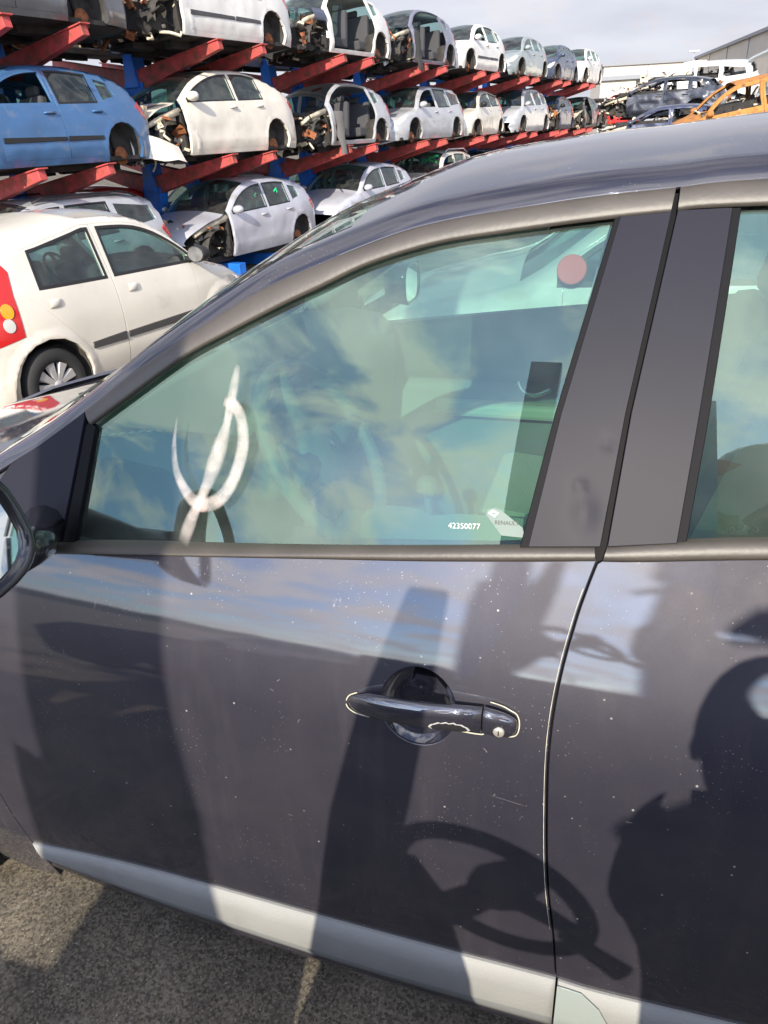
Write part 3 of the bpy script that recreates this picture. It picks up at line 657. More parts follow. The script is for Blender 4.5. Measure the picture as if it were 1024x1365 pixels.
for cc in list(col.objects):
    if cc.name.startswith('scrap_car') and 'lowest deck with a wrecked' in cc.get('label', ''):
        squiggle(cc, (2.1, -.70, 1.2), (.03, 0, 0), (0, 0, .04), 4, .012, 4); squiggle(cc, (2.75, -.72, 1.22), (.05, 0, 0), (0, 0, .05), 5, .012, 6)
# deck on the back side of the rack: seen through the gaps
G2 = 'scrap cars on the back of the rack'
backs = [(4.0, ZT, c_leaf, 'white car behind the posts at the top left'), (8.6, ZT, c_s9, 'brown wreck behind the white people carrier on the top deck'),
         (13.2, ZT, c_s6, 'silver car behind the doorless white shell on the top deck'), (17.8, ZT, c_s8, 'dark wreck behind the grey lilac shell'), (22.4, ZT, c_s4, 'silver estate behind the white hatchback on the top deck'),
         (6.8, ZM, c_s4, 'silver estate on the back deck seen between the blue and the cream car'), (11.6, ZM, c_leaf, 'cream car on the back deck behind the cream hatchback'), (16.4, ZM, c_blue, 'blue car on the back deck behind the doorless silver shell'), (21.0, ZM, c_s6, 'silver people carrier on the back deck behind the silver estate'), (26, ZM, c_s8, 'dark wreck on the back deck behind the beige hatchback'),
         (7.6, ZB, c_s10, 'red wreck low on the back of the rack between blue posts'), (12.0, ZB, c_s3, 'silver shell low on the back of the rack'), (16.6, ZB, c_leaf, 'white car low on the back of the rack behind the lilac hatchback'), (21.3, ZB, c_s9, 'brown wreck low on the back of the rack')]
for s, z, src, lb in backs:
    c = copy_tree(src); c['label'] = lb; c['group'] = G2; place(c, s, MN+2.95, z, 4 if z > 0 else 0)
# yellow and white loose parts lying between the decks
def loose(name, s, m, z, dims, mt, label, rot=0, catg='scrap'):
    mb = MB(); a, b, h = dims; rnd = random.Random(int(s*10))
    rows = [[Vector(((u/5-.5)*a, (v/4-.5)*b, h*(.5-.5*((u/2.5-1)**2))*(1-.5*((v/2-1)**2))+.01*rnd.random())) for v in range(5)] for u in range(6)]
    mb.grid(rows, 0); mb.grid([[Vector((p.x, p.y, p.z-.03)) for p in r] for r in rows], 0)
    o = mb.build(name, mt, None); o.location = RP(s, m, z); o.rotation_euler = (0, radians(8), rot+radians(80)); return tag(o, label, catg)
loose('car_bonnet', 12.0, MN+1.3, 2.62, (1.3, 1.0, .16), paint('yellow paint', (.75, .38, .02), 0, .4), 'yellow bonnet wedged under the top deck above the cream hatchback', .2, 'bonnet')
# hanging debris under the doorless shells
def hang(s, z, label, seed, mt):
    rnd = random.Random(seed); mb = MB(); p = Vector((0, 0, 0)); rows = []
    for i in range(8):
        wv = .16+.05*rnd.random()-.012*i; rows.append([p+RD*(-wv)+NR*.04*rnd.random(), p+NR*(-.05), p+RD*wv+NR*.05*rnd.random()]); p = p+Vector((0, 0, -.12))+RD*rnd.uniform(-.02, .06)
    mb.grid(rows, 0); mb.grid([[q+NR*.02 for q in r] for r in rows], 0); o = mb.build('torn_liner', mt, None); o.location = RP(s, MN-.05, z); tag(o, label, 'scrap')
hang(14.9, 2.0, 'torn grey plastic liner dangling below the doorless silver shell', 3, mat('grey liner', (.2, .19, .18), .8)); hang(19.0, 3.75, 'torn dark liner dangling in front of the top deck over the silver estate', 4, mat('dark liner', (.06, .06, .06), .8))

# ================================================================ parked white city car
GREYR = mat('dark grey moulding', (.06, .055, .055), .6)
wc = make_car('parked_car', 'city', paint('clean white paint', (.72, .67, .58), 0, .25, amt=.05), 'white five door city car with black side strip and red rear lamps, parked left', 'car', None, wheels='all', step=.03, trimstrip=GREYR, seed=50, hubm=HUBCAP)
bm_ = MB()
for side in (-1, 1): bm_.lathe([(0, .03), (.05, .03), (.07, .015), (.075, -.01)], (3.31, side*.66, .52), (.45, side*.9, 0), 20)
bm_.build('reflector', CLEARLENS, wc)
wc.location = (-4.51, 6.81, -.43); wc.rotation_euler = (0, 0, radians(-100.6+0))

# ================================================================ yard behind
def hulk(typ, pt, lb, loc, rz, seed, extra=(), group=None, tilt=0):
    c = make_car('wrecked_car', typ, pt, lb, 'car', group, missing=('fender', 'bumper', 'glass', 'windscreen')+extra, step=.12, seed=seed, lights=False, dent=.07); junk('torn_parts', (.2, -.8, .7), (3.9, .8, 1.25), 60, seed+7, c); c.scale = (1, 1, .9); c.location = loc; c.rotation_euler = (radians(tilt), 0, rz); return c
NAVY = paint('navy wreck paint', (.05, .06, .11), .3, .5, amt=.3); BLK = paint('black wreck paint', (.025, .03, .045), .2, .45, amt=.3)
hulk('hatch', BLK, 'black burnt hatchback on top of the wreck pile in front of the sheds', (-1.35, 31.0, 1.45), radians(-14), 61)
hulk('hatch', NAVY, 'navy blue wreck without windows at the foot of the wreck pile', (-1.3, 26.5, .55), radians(-10), 62)
w3 = hulk('estate', paint('white wreck paint', (.6, .6, .58), 0, .5, amt=.3), 'white estate wreck with its tailgate standing open above the orange shell', (-.4, 34.5, 2.0), radians(-12), 63, tilt=7)
tg = MB(); tg.prism([(4.2, -.6, 1.50), (4.2, .6, 1.50), (5.0, .55, 1.85), (5.0, -.55, 1.85)], None, (0, 0, .05)); tg.build('tailgate', GREYG, w3)
c = make_car('wrecked_car', 'mpv', ORANGE, 'orange rusted car shell at the right behind the dark car roof', 'car', missing=('glass', 'windscreen'), step=.12, seed=64, lights=False, dent=.10); junk('torn_parts', (.9, -.6, .9), (3.6, .6, 1.3), 30, 9, c); c.location = (.62, 22.5, .42); c.rotation_euler = (radians(3), radians(-8), radians(8))
junk('scrap_heap', (-1.9, 22.9, -.2), (5.2, 25.5, .55), 160, 12, None); tag(bpy.data.objects['scrap_heap'], 'heap of torn scrap under the orange shell behind the dark roof', 'scrap')
hulk('hatch', BROWNW, 'brown wreck under the black burnt hatchback', (-1.2, 31.2, .1), radians(-10), 65, ('rear_door',))
hulk('hatch', GREYG, 'grey wreck under the white estate wreck', (1.2, 33.6, .85), radians(-8), 66)
# cars parked between, of which the white roofs show over the dark car
c = make_car('parked_car', 'hatch', WHITE, 'white car whose roof shows behind the dark roof below the racks', 'car', None, wheels='all', step=.14, seed=70); c.location = (-2.45, 14.2, gz(-2, 15)+.13); c.rotation_euler = (0, 0, radians(52))
c = make_car('parked_car', 'suv', WHITE, 'white van roof showing at the right edge in front of the orange shell', 'car', None, wheels='all', step=.14, seed=71); c.location = (1.9, 12.2, .12); c.rotation_euler = (0, 0, radians(12))
# sheds
def corr(name, rgb, sc_=9):
    m = mat(name, rgb, .6, noise=.05, nscale=1); t = m.node_tree; b = t.nodes['Principled BSDF']; wv = t.nodes.new('ShaderNodeTexWave'); wv.wave_type = 'BANDS'; wv.bands_direction = 'X'; wv.inputs['Scale'].default_value = sc_
    tcn = t.nodes.new('ShaderNodeTexCoord'); t.links.new(tcn.outputs['Object'], wv.inputs['Vector']); bp = t.nodes.new('ShaderNodeBump'); bp.inputs['Strength'].default_value = .6; bp.inputs['Distance'].default_value = .05
    t.links.new(wv.outputs[0], bp.inputs['Height']); t.links.new(bp.outputs[0], b.inputs['Normal']); return m
CW = corr('cream cladding', (.76, .68, .57)); CG = mat('grey roof edge', (.22, .23, .25), .5); CS = corr('grey cladding', (.38, .39, .40), 6)
def shed(name, label, a, b, zt_, depth, wm, zb=-1, gable=None):
    a = Vector((*a, 0)); b = Vector((*b, 0)); L_ = (b-a).length; u = (b-a).normalized(); v = Vector((-u.y, u.x, 0))
    e = empty(name, a); e.rotation_euler = (0, 0, atan2(u.y, u.x)); tag(e, label, 'building')
    m = MB(); m.box((L_/2, depth/2, (zt_+zb)/2), (L_, depth, zt_-zb)); m.build('wall', wm, e)
    r = MB(); r.box((L_/2, depth/2, zt_+.12), (L_+.5, depth+.5, .26)); r.build('roof', CG, e)
    j = MB()
    for k in range(1, int(L_/9)+1): j.box((k*L_/(int(L_/9)+1), -.03, (zt_+zb)/2), (.10, .06, zt_-zb))
    j.box((L_/2, -.04, zt_*.45), (L_, .04, .12)); j.build('seam', CG, e)
    return e
shed('warehouse', 'long cream clad warehouse behind the wreck pile, its front face', (-4.6, 104.5), (5.3, 106.2), 7.3, 12, CW)
shed('warehouse', 'tall cream clad warehouse coming closer at the right edge', (5.6, 107.0), (10.6, 66), 7.5, 30, CW)
shed('warehouse', 'low building with a dark flat roof edge beside the far end of the rack', (-2.9, 62), (-.5, 62), 4.1, 8, CW)
shed('warehouse', 'low grey clad building behind the red wreck', (-.4, 64), (2.6, 64), 3.0, 8, CS)
lp = MB(); lp.tube([(2.0, 49, -.8), (2.0, 49, 4.15)], [.07, .05], 8); lp.tube([(2.0, 49, 4.15), (2.9, 49, 4.22)], .05, 8); lp.box((2.95, 49, 4.2), (.4, .2, .08)); tag(lp.build('street_lamp', mat('white metal', (.7, .7, .7), .5)), 'slim white lamp post with one arm in front of the warehouse', 'lamp post')
lp = MB(); lp.tube([(4.0, 80, -.8), (4.0, 80, 6.6)], [.06, .03], 8); lp.box((4.0, 80, 6.65), (.9, .3, .16)); tag(lp.build('flood_light', mat('dull mast', (.35, .36, .4), .6)), 'tall thin mast with a dark lamp head above the warehouse roof', 'lamp post')

# ================================================================ the dark car in the foreground
YC = .9
TZ = [.10, .20, .30, .42, .58, .72, .80, .88, .95, 1.02, 1.12]; TT = [-14, -9, -5, -1, 1, 6, 13, 21, 26, 28, 29]
_zs = [.0+.005*i for i in range(260)]; _ys = [0]
for z in _zs[1:]: _ys.append(_ys[-1]+tan(radians(lerp(z, TZ, TT)))*.005)
_y5 = _ys[100]; _ys = [v-_y5 for v in _ys]
def prof(z):
    f = max(0, min(258.999, z/.005)); i = int(f); return _ys[i]+(_ys[i+1]-_ys[i])*(f-i)
YB = prof(1.09)
def tp(x, k): return k*max(0, -x-.1)**2 + (.05*max(0, x-1.2)**2)
def Sb(x, z): 
    e = .9*max(0, -x-1.75)**2
    return Vector((x, prof(z)+tp(x, .035)+e, z))
def Sg(x, z):
    h = z-1.09; return Vector((x, YB+.50*h+.18*h*abs(h)+tp(x, .09 if x < 0 else .035), z))
def mir(S): return lambda x, z: Vector((S(x, z).x, 2*YC-S(x, z).y, S(x, z).z))
# metallic charcoal with dust, water spots, fine scratches
def dark_paint(name, dust=1.0, ior=1.95):
    m = bpy.data.materials.new(name); m.use_nodes = True; t = m.node_tree; b = t.nodes['Principled BSDF']
    tcn = t.nodes.new('ShaderNodeTexCoord')
    def nz(scale, det=5, rough=.6, vec=None):
        n = t.nodes.new('ShaderNodeTexNoise'); n.inputs['Scale'].default_value = scale; n.inputs['Detail'].default_value = det; n.inputs['Roughness'].default_value = rough
        t.links.new(vec or tcn.outputs['Object'], n.inputs['Vector']); return n.outputs[0]
    def mr(src, a, b_, c=0, d=1):
        r = t.nodes.new('ShaderNodeMapRange'); r.inputs[1].default_value = a; r.inputs[2].default_value = b_; r.inputs[3].default_value = c; r.inputs[4].default_value = d; t.links.new(src, r.inputs[0]); return r.outputs[0]
    def mt(op, a, b_):
        r = t.nodes.new('ShaderNodeMath'); r.operation = op
        for i, s in enumerate((a, b_)):
            if isinstance(s, (int, float)): r.inputs[i].default_value = s
            else: t.links.new(s, r.inputs[i])
        return r.outputs[0]
    def mixc(f, a, b_):
        x = t.nodes.new('ShaderNodeMix'); x.data_type = 'RGBA'
        if isinstance(f, (int, float)): x.inputs[0].default_value = f
        else: t.links.new(f, x.inputs[0])
        for i, s in ((6, a), (7, b_)):
            if isinstance(s, tuple): x.inputs[i].default_value = (*s, 1)
            else: t.links.new(s, x.inputs[i])
        return x.outputs[2]
    flake = mr(nz(1400, 1), .35, .65, .75, 1.35)
    v = t.nodes.new('ShaderNodeVectorMath'); v.operation = 'SCALE'; v.inputs[0].default_value = (.022, .021, .034); t.links.new(flake, v.inputs['Scale'])
    base = v.outputs[0]
    mpv = t.nodes.new('ShaderNodeMapping'); mpv.inputs['Scale'].default_value = (26, 26, 2.0); t.links.new(tcn.outputs['Object'], mpv.inputs[0])
    film = mt('ADD', mr(nz(2.2, 9, .7), .35, .75, .0, .13), mt('MULTIPLY', mr(nz(1, 6, .65, mpv.outputs[0]), .5, .75), mt('MULTIPLY', mr(nz(2.6, 4), .4, .65), .16)))
    c1 = mixc(mt('MULTIPLY', film, dust*.62), base, (.27, .22, .19))
    vo = t.nodes.new('ShaderNodeTexVoronoi'); vo.inputs['Scale'].default_value = 150; vo.inputs['Randomness'].default_value = 1; t.links.new(tcn.outputs['Object'], vo.inputs['Vector'])
    sp = mt('MULTIPLY', mr(vo.outputs['Distance'], .13, .06), mr(nz(7, 4), .50, .62))
    vo2 = t.nodes.new('ShaderNodeTexVoronoi'); vo2.inputs['Scale'].default_value = 34; t.links.new(tcn.outputs['Object'], vo2.inputs['Vector'])
    sp2 = mt('MULTIPLY', mr(vo2.outputs['Distance'], .07, .035), mr(nz(5, 2), .44, .54))
    # thin smears stretched downwards
    mp = t.nodes.new('ShaderNodeMapping'); mp.inputs['Scale'].default_value = (60, 60, 9); mp.inputs['Rotation'].default_value = (0, radians(12), 0); t.links.new(tcn.outputs['Object'], mp.inputs[0])
    sm_ = mt('MULTIPLY', mr(nz(1, 3, .6, mp.outputs[0]), .70, .76), mr(nz(4, 3), .52, .62))
    allm = mt('MINIMUM', mt('ADD', mt('ADD', sp, sp2), mt('MULTIPLY', sm_, .5)), 1)
    c2 = mixc(mt('MULTIPLY', allm, .75), c1, (.50, .48, .44))
    t.links.new(c2, b.inputs['Base Color'])
    setin(b, 'Metallic', .30); setin(b, 'Coat Weight', 1); setin(b, 'Coat Roughness', .015); setin(b, 'Coat IOR', ior)
    t.links.new(mr(nz(3, 6), .3, .7, .48, .6), b.inputs['Roughness'])
    t.links.new(mt('MULTIPLY', mr(nz(6, 8, .7), .45, .8), .02), b.inputs['Coat Roughness']) if 'Coat Roughness' in b.inputs else None
    bp = t.nodes.new('ShaderNodeBump'); bp.inputs['Strength'].default_value = .012; bp.inputs['Distance'].default_value = .001; t.links.new(nz(900, 2), bp.inputs['Height']); 
    t.links.new(bp.outputs[0], b.inputs['Coat Normal'])
    return m
DP = dark_paint('charcoal metallic paint')
SATIN = mat('satin black film', (.020, .020, .029), .45, noise=.06, nscale=6, spec=.13)
TRIM = mat('weathered window trim', (.062, .052, .043), .48, noise=.2, nscale=10, bump=.05, bscale=120, spec=.7)
SEAL = mat('window rubber seal', (.007, .007, .009), .6, spec=.12)
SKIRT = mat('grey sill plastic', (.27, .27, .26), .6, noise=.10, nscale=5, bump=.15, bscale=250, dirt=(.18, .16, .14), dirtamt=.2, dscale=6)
SKIRT2 = mat('shaded grey sill plastic', (.20, .21, .21), .65, noise=.10, nscale=5, bump=.15, bscale=250)  # darker copy of the sill plastic: lower bevel's shade put into colour
GLASS = glass('green side glass', (.40, .70, .55), 2.3, .045, (.62, .70, .66), (.74, 1, .80))
GLASSF = glass('green front glass', (.66, .84, .78), 1.5, .05); GLASSB = glass('far side glass', (.72, .82, .79), 1.6, .06)
CHALK = mat('cream sealing dirt and highlight', (.55, .52, .40), .9, noise=.3, nscale=60)
INT = mat('charcoal cabin plastic', (.10, .105, .105), .6, bump=.05, bscale=300); INTL = mat('pale cabin lining', (.40, .39, .33), .8)
CLOTH = mat('cream seat cloth', (.42, .40, .31), .9, bump=.3, bscale=150)
dc = empty('dark_car', (0, 0, -.1)); tag(dc, 'charcoal five door hatchback filling the foreground, its left side with both doors seen close up', 'car')
ix = Matrix.Translation((0, 0, .1))
def db(parts, name, mats, parent=dc, mi=None, extra=None):
    o = pbuild(name, parts, mats, None, mi, extra); o.parent = parent; o.matrix_parent_inverse = Matrix.Translation((0, 0, .1)) if parent == dc else Matrix.Identity(4); return o
def dm(mb, name, mats, parent=dc, bevel=0):
    o = mb.build(name, mats, None, bevel=bevel); o.parent = parent; o.matrix_parent_inverse = Matrix.Translation((0, 0, .1)) if parent == dc else Matrix.Identity(4); return o
gapB = [(.0028, 1.0334), (-.0077, .9987), (-.0178, .9585), (-.0303, .8874), (-.0361, .8031), (-.0327, .6933), (-.0226, .5406), (-.006, .4079), (.0033, .3026)]
skt = [(-1.1055, .2149), (-.8866, .262), (-.6225, .288), (-.1223, .3005), (.0033, .3020)]
fgap = [(-1.085, .905), (-1.128, .78), (-1.140, .6), (-1.140, .45), (-1.1309, .3692), (-1.121, .2864), (-1.1082, .2136)]
bb = [(-.955, .925), (-.8985, .9409), (-.7274, .9607), (-.4138, .9921), (-.233, 1.0085), (.0028, 1.0325)]
bt = [(-.8611, .9489), (-.7184, .9704), (-.4204, 1.0036), (-.0986, 1.0384), (-.0009, 1.0484)]
def sc2(p): return [tuple(q) for q in cat(p, 5)]
# handle opening
def ell(cx_, cz, rx, rz, n=36, rot=0, p=2.0):
    out = []
    for k in range(n):
        a = 2*pi*k/n; c_, s_ = cos(a), sin(a); x = rx*math.copysign(abs(c_)**(2/p), c_); z = rz*math.copysign(abs(s_)**(2/p), s_)
        out.append((cx_+x*cos(rot)-z*sin(rot), cz+x*sin(rot)+z*cos(rot)))
    return out
pocket = ell(-.224, .812, .058, .060, rot=radians(3))
g = .0028
# ---- front door
gb = sc2(gapB); fg = sc2(fgap); sk = sc2(skt); bbs = sc2(bb)
door_out = [(x-g, z) for x, z in gb[::-1]]            # up the rear edge
door_out = [(p[0]+g, p[1]+.002) for p in sk] + [(x-g, z) for x, z in gb[::-1][1:]] + [(x-.001, z-.001) for x, z in bbs[::-1][1:]] + [(x+g, z) for x, z in fg]
fdo = db([panel(door_out, [pocket], Sb, .02, th=.02, rnd=.0018)], 'front_door', DP)
# rear door, runs out of frame
btr = [(.0130, 1.0498), (.0971, 1.0629), (.2018, 1.0757), (.5, 1.105), (.9, 1.135), (1.15, 1.150)]
bbr = [(.0090, 1.0330), (.0618, 1.0378), (.2034, 1.0542), (.5, 1.083), (.9, 1.115), (1.17, 1.130)]
skr = [(.0070, .3015), (.0756, .297), (.2569, .3074), (.6, .325), (.72, .33)]
rear_edge = [(.75, .335), (.80, .45), (.90, .66), (1.08, .85), (1.16, 1.0), (1.17, 1.12)]
rdo_out = sc2(skr)+sc2(rear_edge)+[(x, z-.001) for x, z in sc2(bbr)[::-1]][1:]+[(x+g, z) for x, z in gb[1:-1]]
rdo = db([panel(rdo_out, [], Sb, .022, th=.02, rnd=.0018)], 'rear_door', DP)
# belt trims
def ribbon(lo, hi, Slo, Shi, bulge, th=.0, n=40, segs=6):
    lo = sc2(lo); hi = sc2(hi); rows = []
    for k in range(n+1):
        t_ = k/n; 
        def at(pl):
            f = t_*(len(pl)-1); i = min(int(f), len(pl)-2); return (pl[i][0]+(pl[i+1][0]-pl[i][0])*(f-i), pl[i][1]+(pl[i+1][1]-pl[i][1])*(f-i))
        a = Slo(*at(lo)); b_ = Shi(*at(hi)); d = (b_-a); nn = Vector((0, -1, .35)).normalized(); L_ = d.length
        row = [a+Vector((0, .006, 0))]
        for j in range(segs+1):
            u = j/segs; row.append(a+d*u+nn*(bulge*sin(pi*min(1, max(0, u)))**.6 if 0 < u < 1 else 0)+nn*.002)
        row.append(b_+Vector((0, .008, 0))); rows.append(row)
    return MB().grid(rows, 0)
dm(ribbon([(-.955, .925)]+bb[1:-1]+[(.0000, 1.0322)], [(-.93, .938)]+bt[:-1]+[(-.0030, 1.0482)], Sb, Sg, .005), 'window_ledge_trim', TRIM, fdo)
dm(ribbon(bbr, btr, Sb, Sg, .005), 'window_ledge_trim', TRIM, rdo)
# upper frame strips
su = [(-1.026, 1.0481), (-.9488, 1.0907), (-.8543, 1.1502), (-.7681, 1.2087), (-.72, 1.2389), (-.6293, 1.2907), (-.5362, 1.3403), (-.4378, 1.3783), (-.3256, 1.4166), (-.2431, 1.4346), (-.1377, 1.4490), (-.0454, 1.4600), (.0544, 1.4676)]
gt = [(-.8379, 1.130), (-.7647, 1.1773), (-.6618, 1.2425), (-.5837, 1.2805), (-.4955, 1.3207), (-.4325, 1.3466), (-.3605, 1.3771), (-.2611, 1.4035), (-.1737, 1.4159), (-.0947, 1.4252), (-.0182, 1.433)]
dm(ribbon(gt+[(.0505, 1.4385)], su[2:], Sg, Sg, .004, n=60), 'window_frame', TRIM, fdo)
surr = [(.0600, 1.4680), (.1617, 1.475), (.5, 1.478), (.9, 1.455), (1.3, 1.405)]
gtr = [(.0589, 1.4405), (.134, 1.4443), (.5, 1.447), (.9, 1.425), (1.22, 1.385)]
dm(ribbon(gtr, surr, Sg, Sg, .004, n=40), 'window_frame', TRIM, rdo)
# window glass
gl_out = [(-.8590, .9500)]+[(x, z-.002) for x, z in sc2(bt[:-1])[1:]]+[(-.0885, 1.0384), (-.0628-.001, 1.2018), (-.0190, 1.4325)]+[(x, z+.001) for x, z in sc2(gt)[::-1]]
wg = db([panel(gl_out, [], Sg, .03, th=0, off=-.009)], 'window', GLASS, fdo)
def Sgd(x, z): # the front pillar panel carries two small dents
    p = Sg(x, z); d = .0016*math.exp(-((x+.030)**2+(z-1.118)**2)/.010**2)+.0026*math.exp(-(((x+.020)/1.0)**2+((z-1.085)/1.3)**2)/.017**2)+.0009*math.exp(-((x-.0)**2+(z-1.17)**2)/.008**2); return p+Vector((0, d, 0))
def strip(name, poly, mt_, off, th, parent, step=.03): return db([panel(poly, [], Sgd if name == 'pillar_panel' else Sg, step if name != 'pillar_panel' else .008, th=th, off=off, rnd=.0012)], name, mt_, parent)
# black channels beside the glass
strip('seal', [(-.8560, .9480), (-.8379+.006, 1.128), (-.8379-.006, 1.134), (-.8510, 1.128), (-.8810, .9400)], SEAL, .000, .012, fdo)
strip('seal', [(-.0990, 1.0384), (-.0887, 1.0394), (-.0628, 1.2018), (-.0117, 1.4347), (-.0182, 1.4330), (-.0700, 1.2018)], SEAL, .003, .014, fdo)
strip('sail_panel', [(-1.020, 1.0485), (-1.045, 1.020), (-1.03, .935), (-.955, .925), (-.9326, .925), (-.8870, .9380), (-.8560, 1.138), (-.8565, 1.147), (-.9488, 1.0895)], SATIN, .002, .012, fdo)
# pillar panels
strip('pillar_panel', [(-.0880, 1.0404), (.0035, 1.0495), (.0185, 1.2070), (.0505, 1.4380), (-.0112, 1.4335), (-.0620, 1.2018)], SATIN, .004, .012, fdo)
strip('pillar_panel', [(.0145, 1.0508), (.0971, 1.0625), (.1080, 1.2785-.07), (.1240, 1.4418), (.0600, 1.4395), (.0275, 1.2076)], SATIN, .004, .012, rdo)
strip('seal', [(.0985, 1.0630), (.1085, 1.0645), (.1200, 1.2080), (.1345, 1.4430), (.1255, 1.4428), (.1095, 1.2080)], SEAL, .001, .014, rdo)
# black backing behind the pillar gap
bk = MB(); rows = []
for k in range(16):
    z = 1.0+.46*k/15; xg = lerp(z, [1.0, 1.05, 1.207, 1.44, 1.47], [-.006, .009, .023, .055, .057]); rows.append([Sg(xg-.03, z)+Vector((0, .018, 0)), Sg(xg+.03+.06*max(0, (z-1.36)/.1), z)+Vector((0, .018, 0))])
bk.grid(rows); rows = []
for k in range(30):
    z = .2+.85*k/29; xg = lerp(z, [p[1] for p in gapB[::-1]], [p[0] for p in gapB[::-1]]); rows.append([Sb(xg-.05, z)+Vector((0, .024, 0)), Sb(xg+.05, z)+Vector((0, .024, 0))])
bk.grid(rows); dm(bk, 'door_seal', SEAL)
# rear glass
rg_out = [(.1090, 1.0640), (.2018, 1.0750), (.5, 1.104), (.9, 1.134), (1.14, 1.149), (1.21, 1.383), (.9, 1.425), (.5, 1.447), (.1350, 1.4440), (.1205, 1.2080)]
db([panel(rg_out, [], Sg, .04, th=0, off=-.009)], 'window', GLASS, rdo)
# ---- skirts
skc = [(-1.085, .185), (-.90, .187), (-.66, .185), (-.29, .178), (.0035, .188)]
skb = [(-1.072, .145), (-.8677, .118), (-.69, .104), (-.1256, .094), (.0035, .092)]
def off_s(S, o): return lambda x, z: S(x, z)+Vector((0, -o, 0))
k1 = ribbon(skc, skt, Sb, Sb, .0, n=40, segs=2); 
def two(lo, hi, a_off, b_off, n=40):
    lo = sc2(lo); hi = sc2(hi); rows = []
    def at(pl, t_):
        f = t_*(len(pl)-1); i = min(int(f), len(pl)-2); return (pl[i][0]+(pl[i+1][0]-pl[i][0])*(f-i), pl[i][1]+(pl[i+1][1]-pl[i][1])*(f-i))
    for k in range(n+1):
        a = Sb(*at(lo, k/n)); b_ = Sb(*at(hi, k/n)); rows.append([a+Vector((0, -a_off, 0)), a.lerp(b_, .5)+Vector((0, -(a_off+b_off)/2-.001, 0)), b_+Vector((0, -b_off, 0))])
    return rows
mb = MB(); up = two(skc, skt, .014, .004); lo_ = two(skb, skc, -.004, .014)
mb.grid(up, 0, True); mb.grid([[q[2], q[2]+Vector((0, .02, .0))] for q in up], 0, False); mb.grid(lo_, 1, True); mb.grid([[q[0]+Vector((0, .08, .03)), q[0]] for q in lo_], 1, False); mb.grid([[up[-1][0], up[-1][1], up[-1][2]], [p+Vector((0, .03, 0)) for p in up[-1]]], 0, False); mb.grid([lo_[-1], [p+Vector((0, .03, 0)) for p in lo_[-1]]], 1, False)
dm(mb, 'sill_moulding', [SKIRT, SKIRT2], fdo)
skr_c = [(.0075, .188), (.1, .189), (.4, .20), (.70, .22)]; skr_b = [(.0075, .092), (.1, .094), (.4, .11), (.68, .14)]
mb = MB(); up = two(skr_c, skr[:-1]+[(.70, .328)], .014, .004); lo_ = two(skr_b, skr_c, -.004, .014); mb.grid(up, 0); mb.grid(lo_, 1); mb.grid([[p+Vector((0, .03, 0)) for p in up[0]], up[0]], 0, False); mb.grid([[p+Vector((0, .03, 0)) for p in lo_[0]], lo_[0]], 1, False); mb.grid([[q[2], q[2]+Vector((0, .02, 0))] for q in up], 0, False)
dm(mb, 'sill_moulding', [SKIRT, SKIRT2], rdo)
# translucent guard plate at the foot of the rear door
gp = [(.0075, .291), (.045, .287), (.075, .255), (.095, .21), (.105, .16), (.108, .10), (.0075, .095)]
strip_ = panel(gp, [], lambda x, z: Sb(x, z)+Vector((0, -.016 if z < .19 else -.016+(.010*(z-.19)/.11), 0)), .02, th=.002, off=.002, rnd=.001)
db([strip_], 'guard_plate', mat('grey green guard film', (.30, .34, .32), .25, coat=.5), rdo)
# ---- body shell: wing, sill, pillars, far side, floor
wing_arch = [(-1.66+.375*cos(a), .20+.375*sin(a)) for a in [(-.45+(pi+.9)*k/24) for k in range(25)]]
wx = [(-1.105+.0-.006, .2136), (-1.1127, .2864)] + [(x-g, z) for x, z in fg[::-1]][2:]
wing_out = [(-1.275, .060), (-1.20, .045), (-1.10, .075)] + [(x-g, z) for x, z in fg[::-1]] + [(-1.06, .93), (-1.20, .90), (-1.6, .82), (-2.1, .72), (-2.45, .60), (-2.55, .4), (-2.5, .22)] + [(-2.10, .08)] + [p for p in wing_arch[::-1] if p[1] > .07]
ar_ = sum(wing_out[i][0]*wing_out[(i+1) % len(wing_out)][1]-wing_out[(i+1) % len(wing_out)][0]*wing_out[i][1] for i in range(len(wing_out)))
if ar_ < 0: wing_out = wing_out[::-1]
db([panel(wing_out, [], Sb, .04, th=.02)], 'front_wing', DP)
# painted sill under the doors
mb = MB(); rows = []
for k in range(50):
    x = -1.14+1.9*k/49; zt_ = lerp(x, [-1.11, -.87, -.69, 0, .7], [.15, .14, .13, .115, .15]); y0 = Sb(x, zt_).y
    rows.append([Vector((x, y0+.012, zt_)), Vector((x, y0+.008, zt_-.03)), Vector((x, y0+.02, zt_-.06)), Vector((x, y0+.07, zt_-.075)), Vector((x, y0+.2, zt_-.07))])
mb.grid(rows); dm(mb, 'sill', DP)
qo = [(.76, .33), (.80, .45), (.90, .66), (1.08, .85), (1.17, 1.0), (1.18, 1.13), (1.24, 1.385), (1.33, 1.39), (1.6, 1.30), (1.9, 1.15), (2.05, 1.02), (2.2, .8), (2.22, .4), (2.1, .2), (1.65, .15), (1.60, .3), (1.45, .50), (1.25, .58), (1.02, .52), (.88, .36), (.84, .2), (.72, .17), (.72, .3)]
def Sq(x, z):
    a = Sb(x, min(z, 1.09)); b_ = Sg(x, z); t_ = min(1, max(0, (z-1.03)/.12)); y = a.y*(1-t_)+b_.y*t_; return Vector((x, y+.35*max(0, x-1.9)**2, z))
db([panel([(x+.006, z) for x, z in qo], [], Sq, .05, th=.02)], 'rear_quarter', DP)
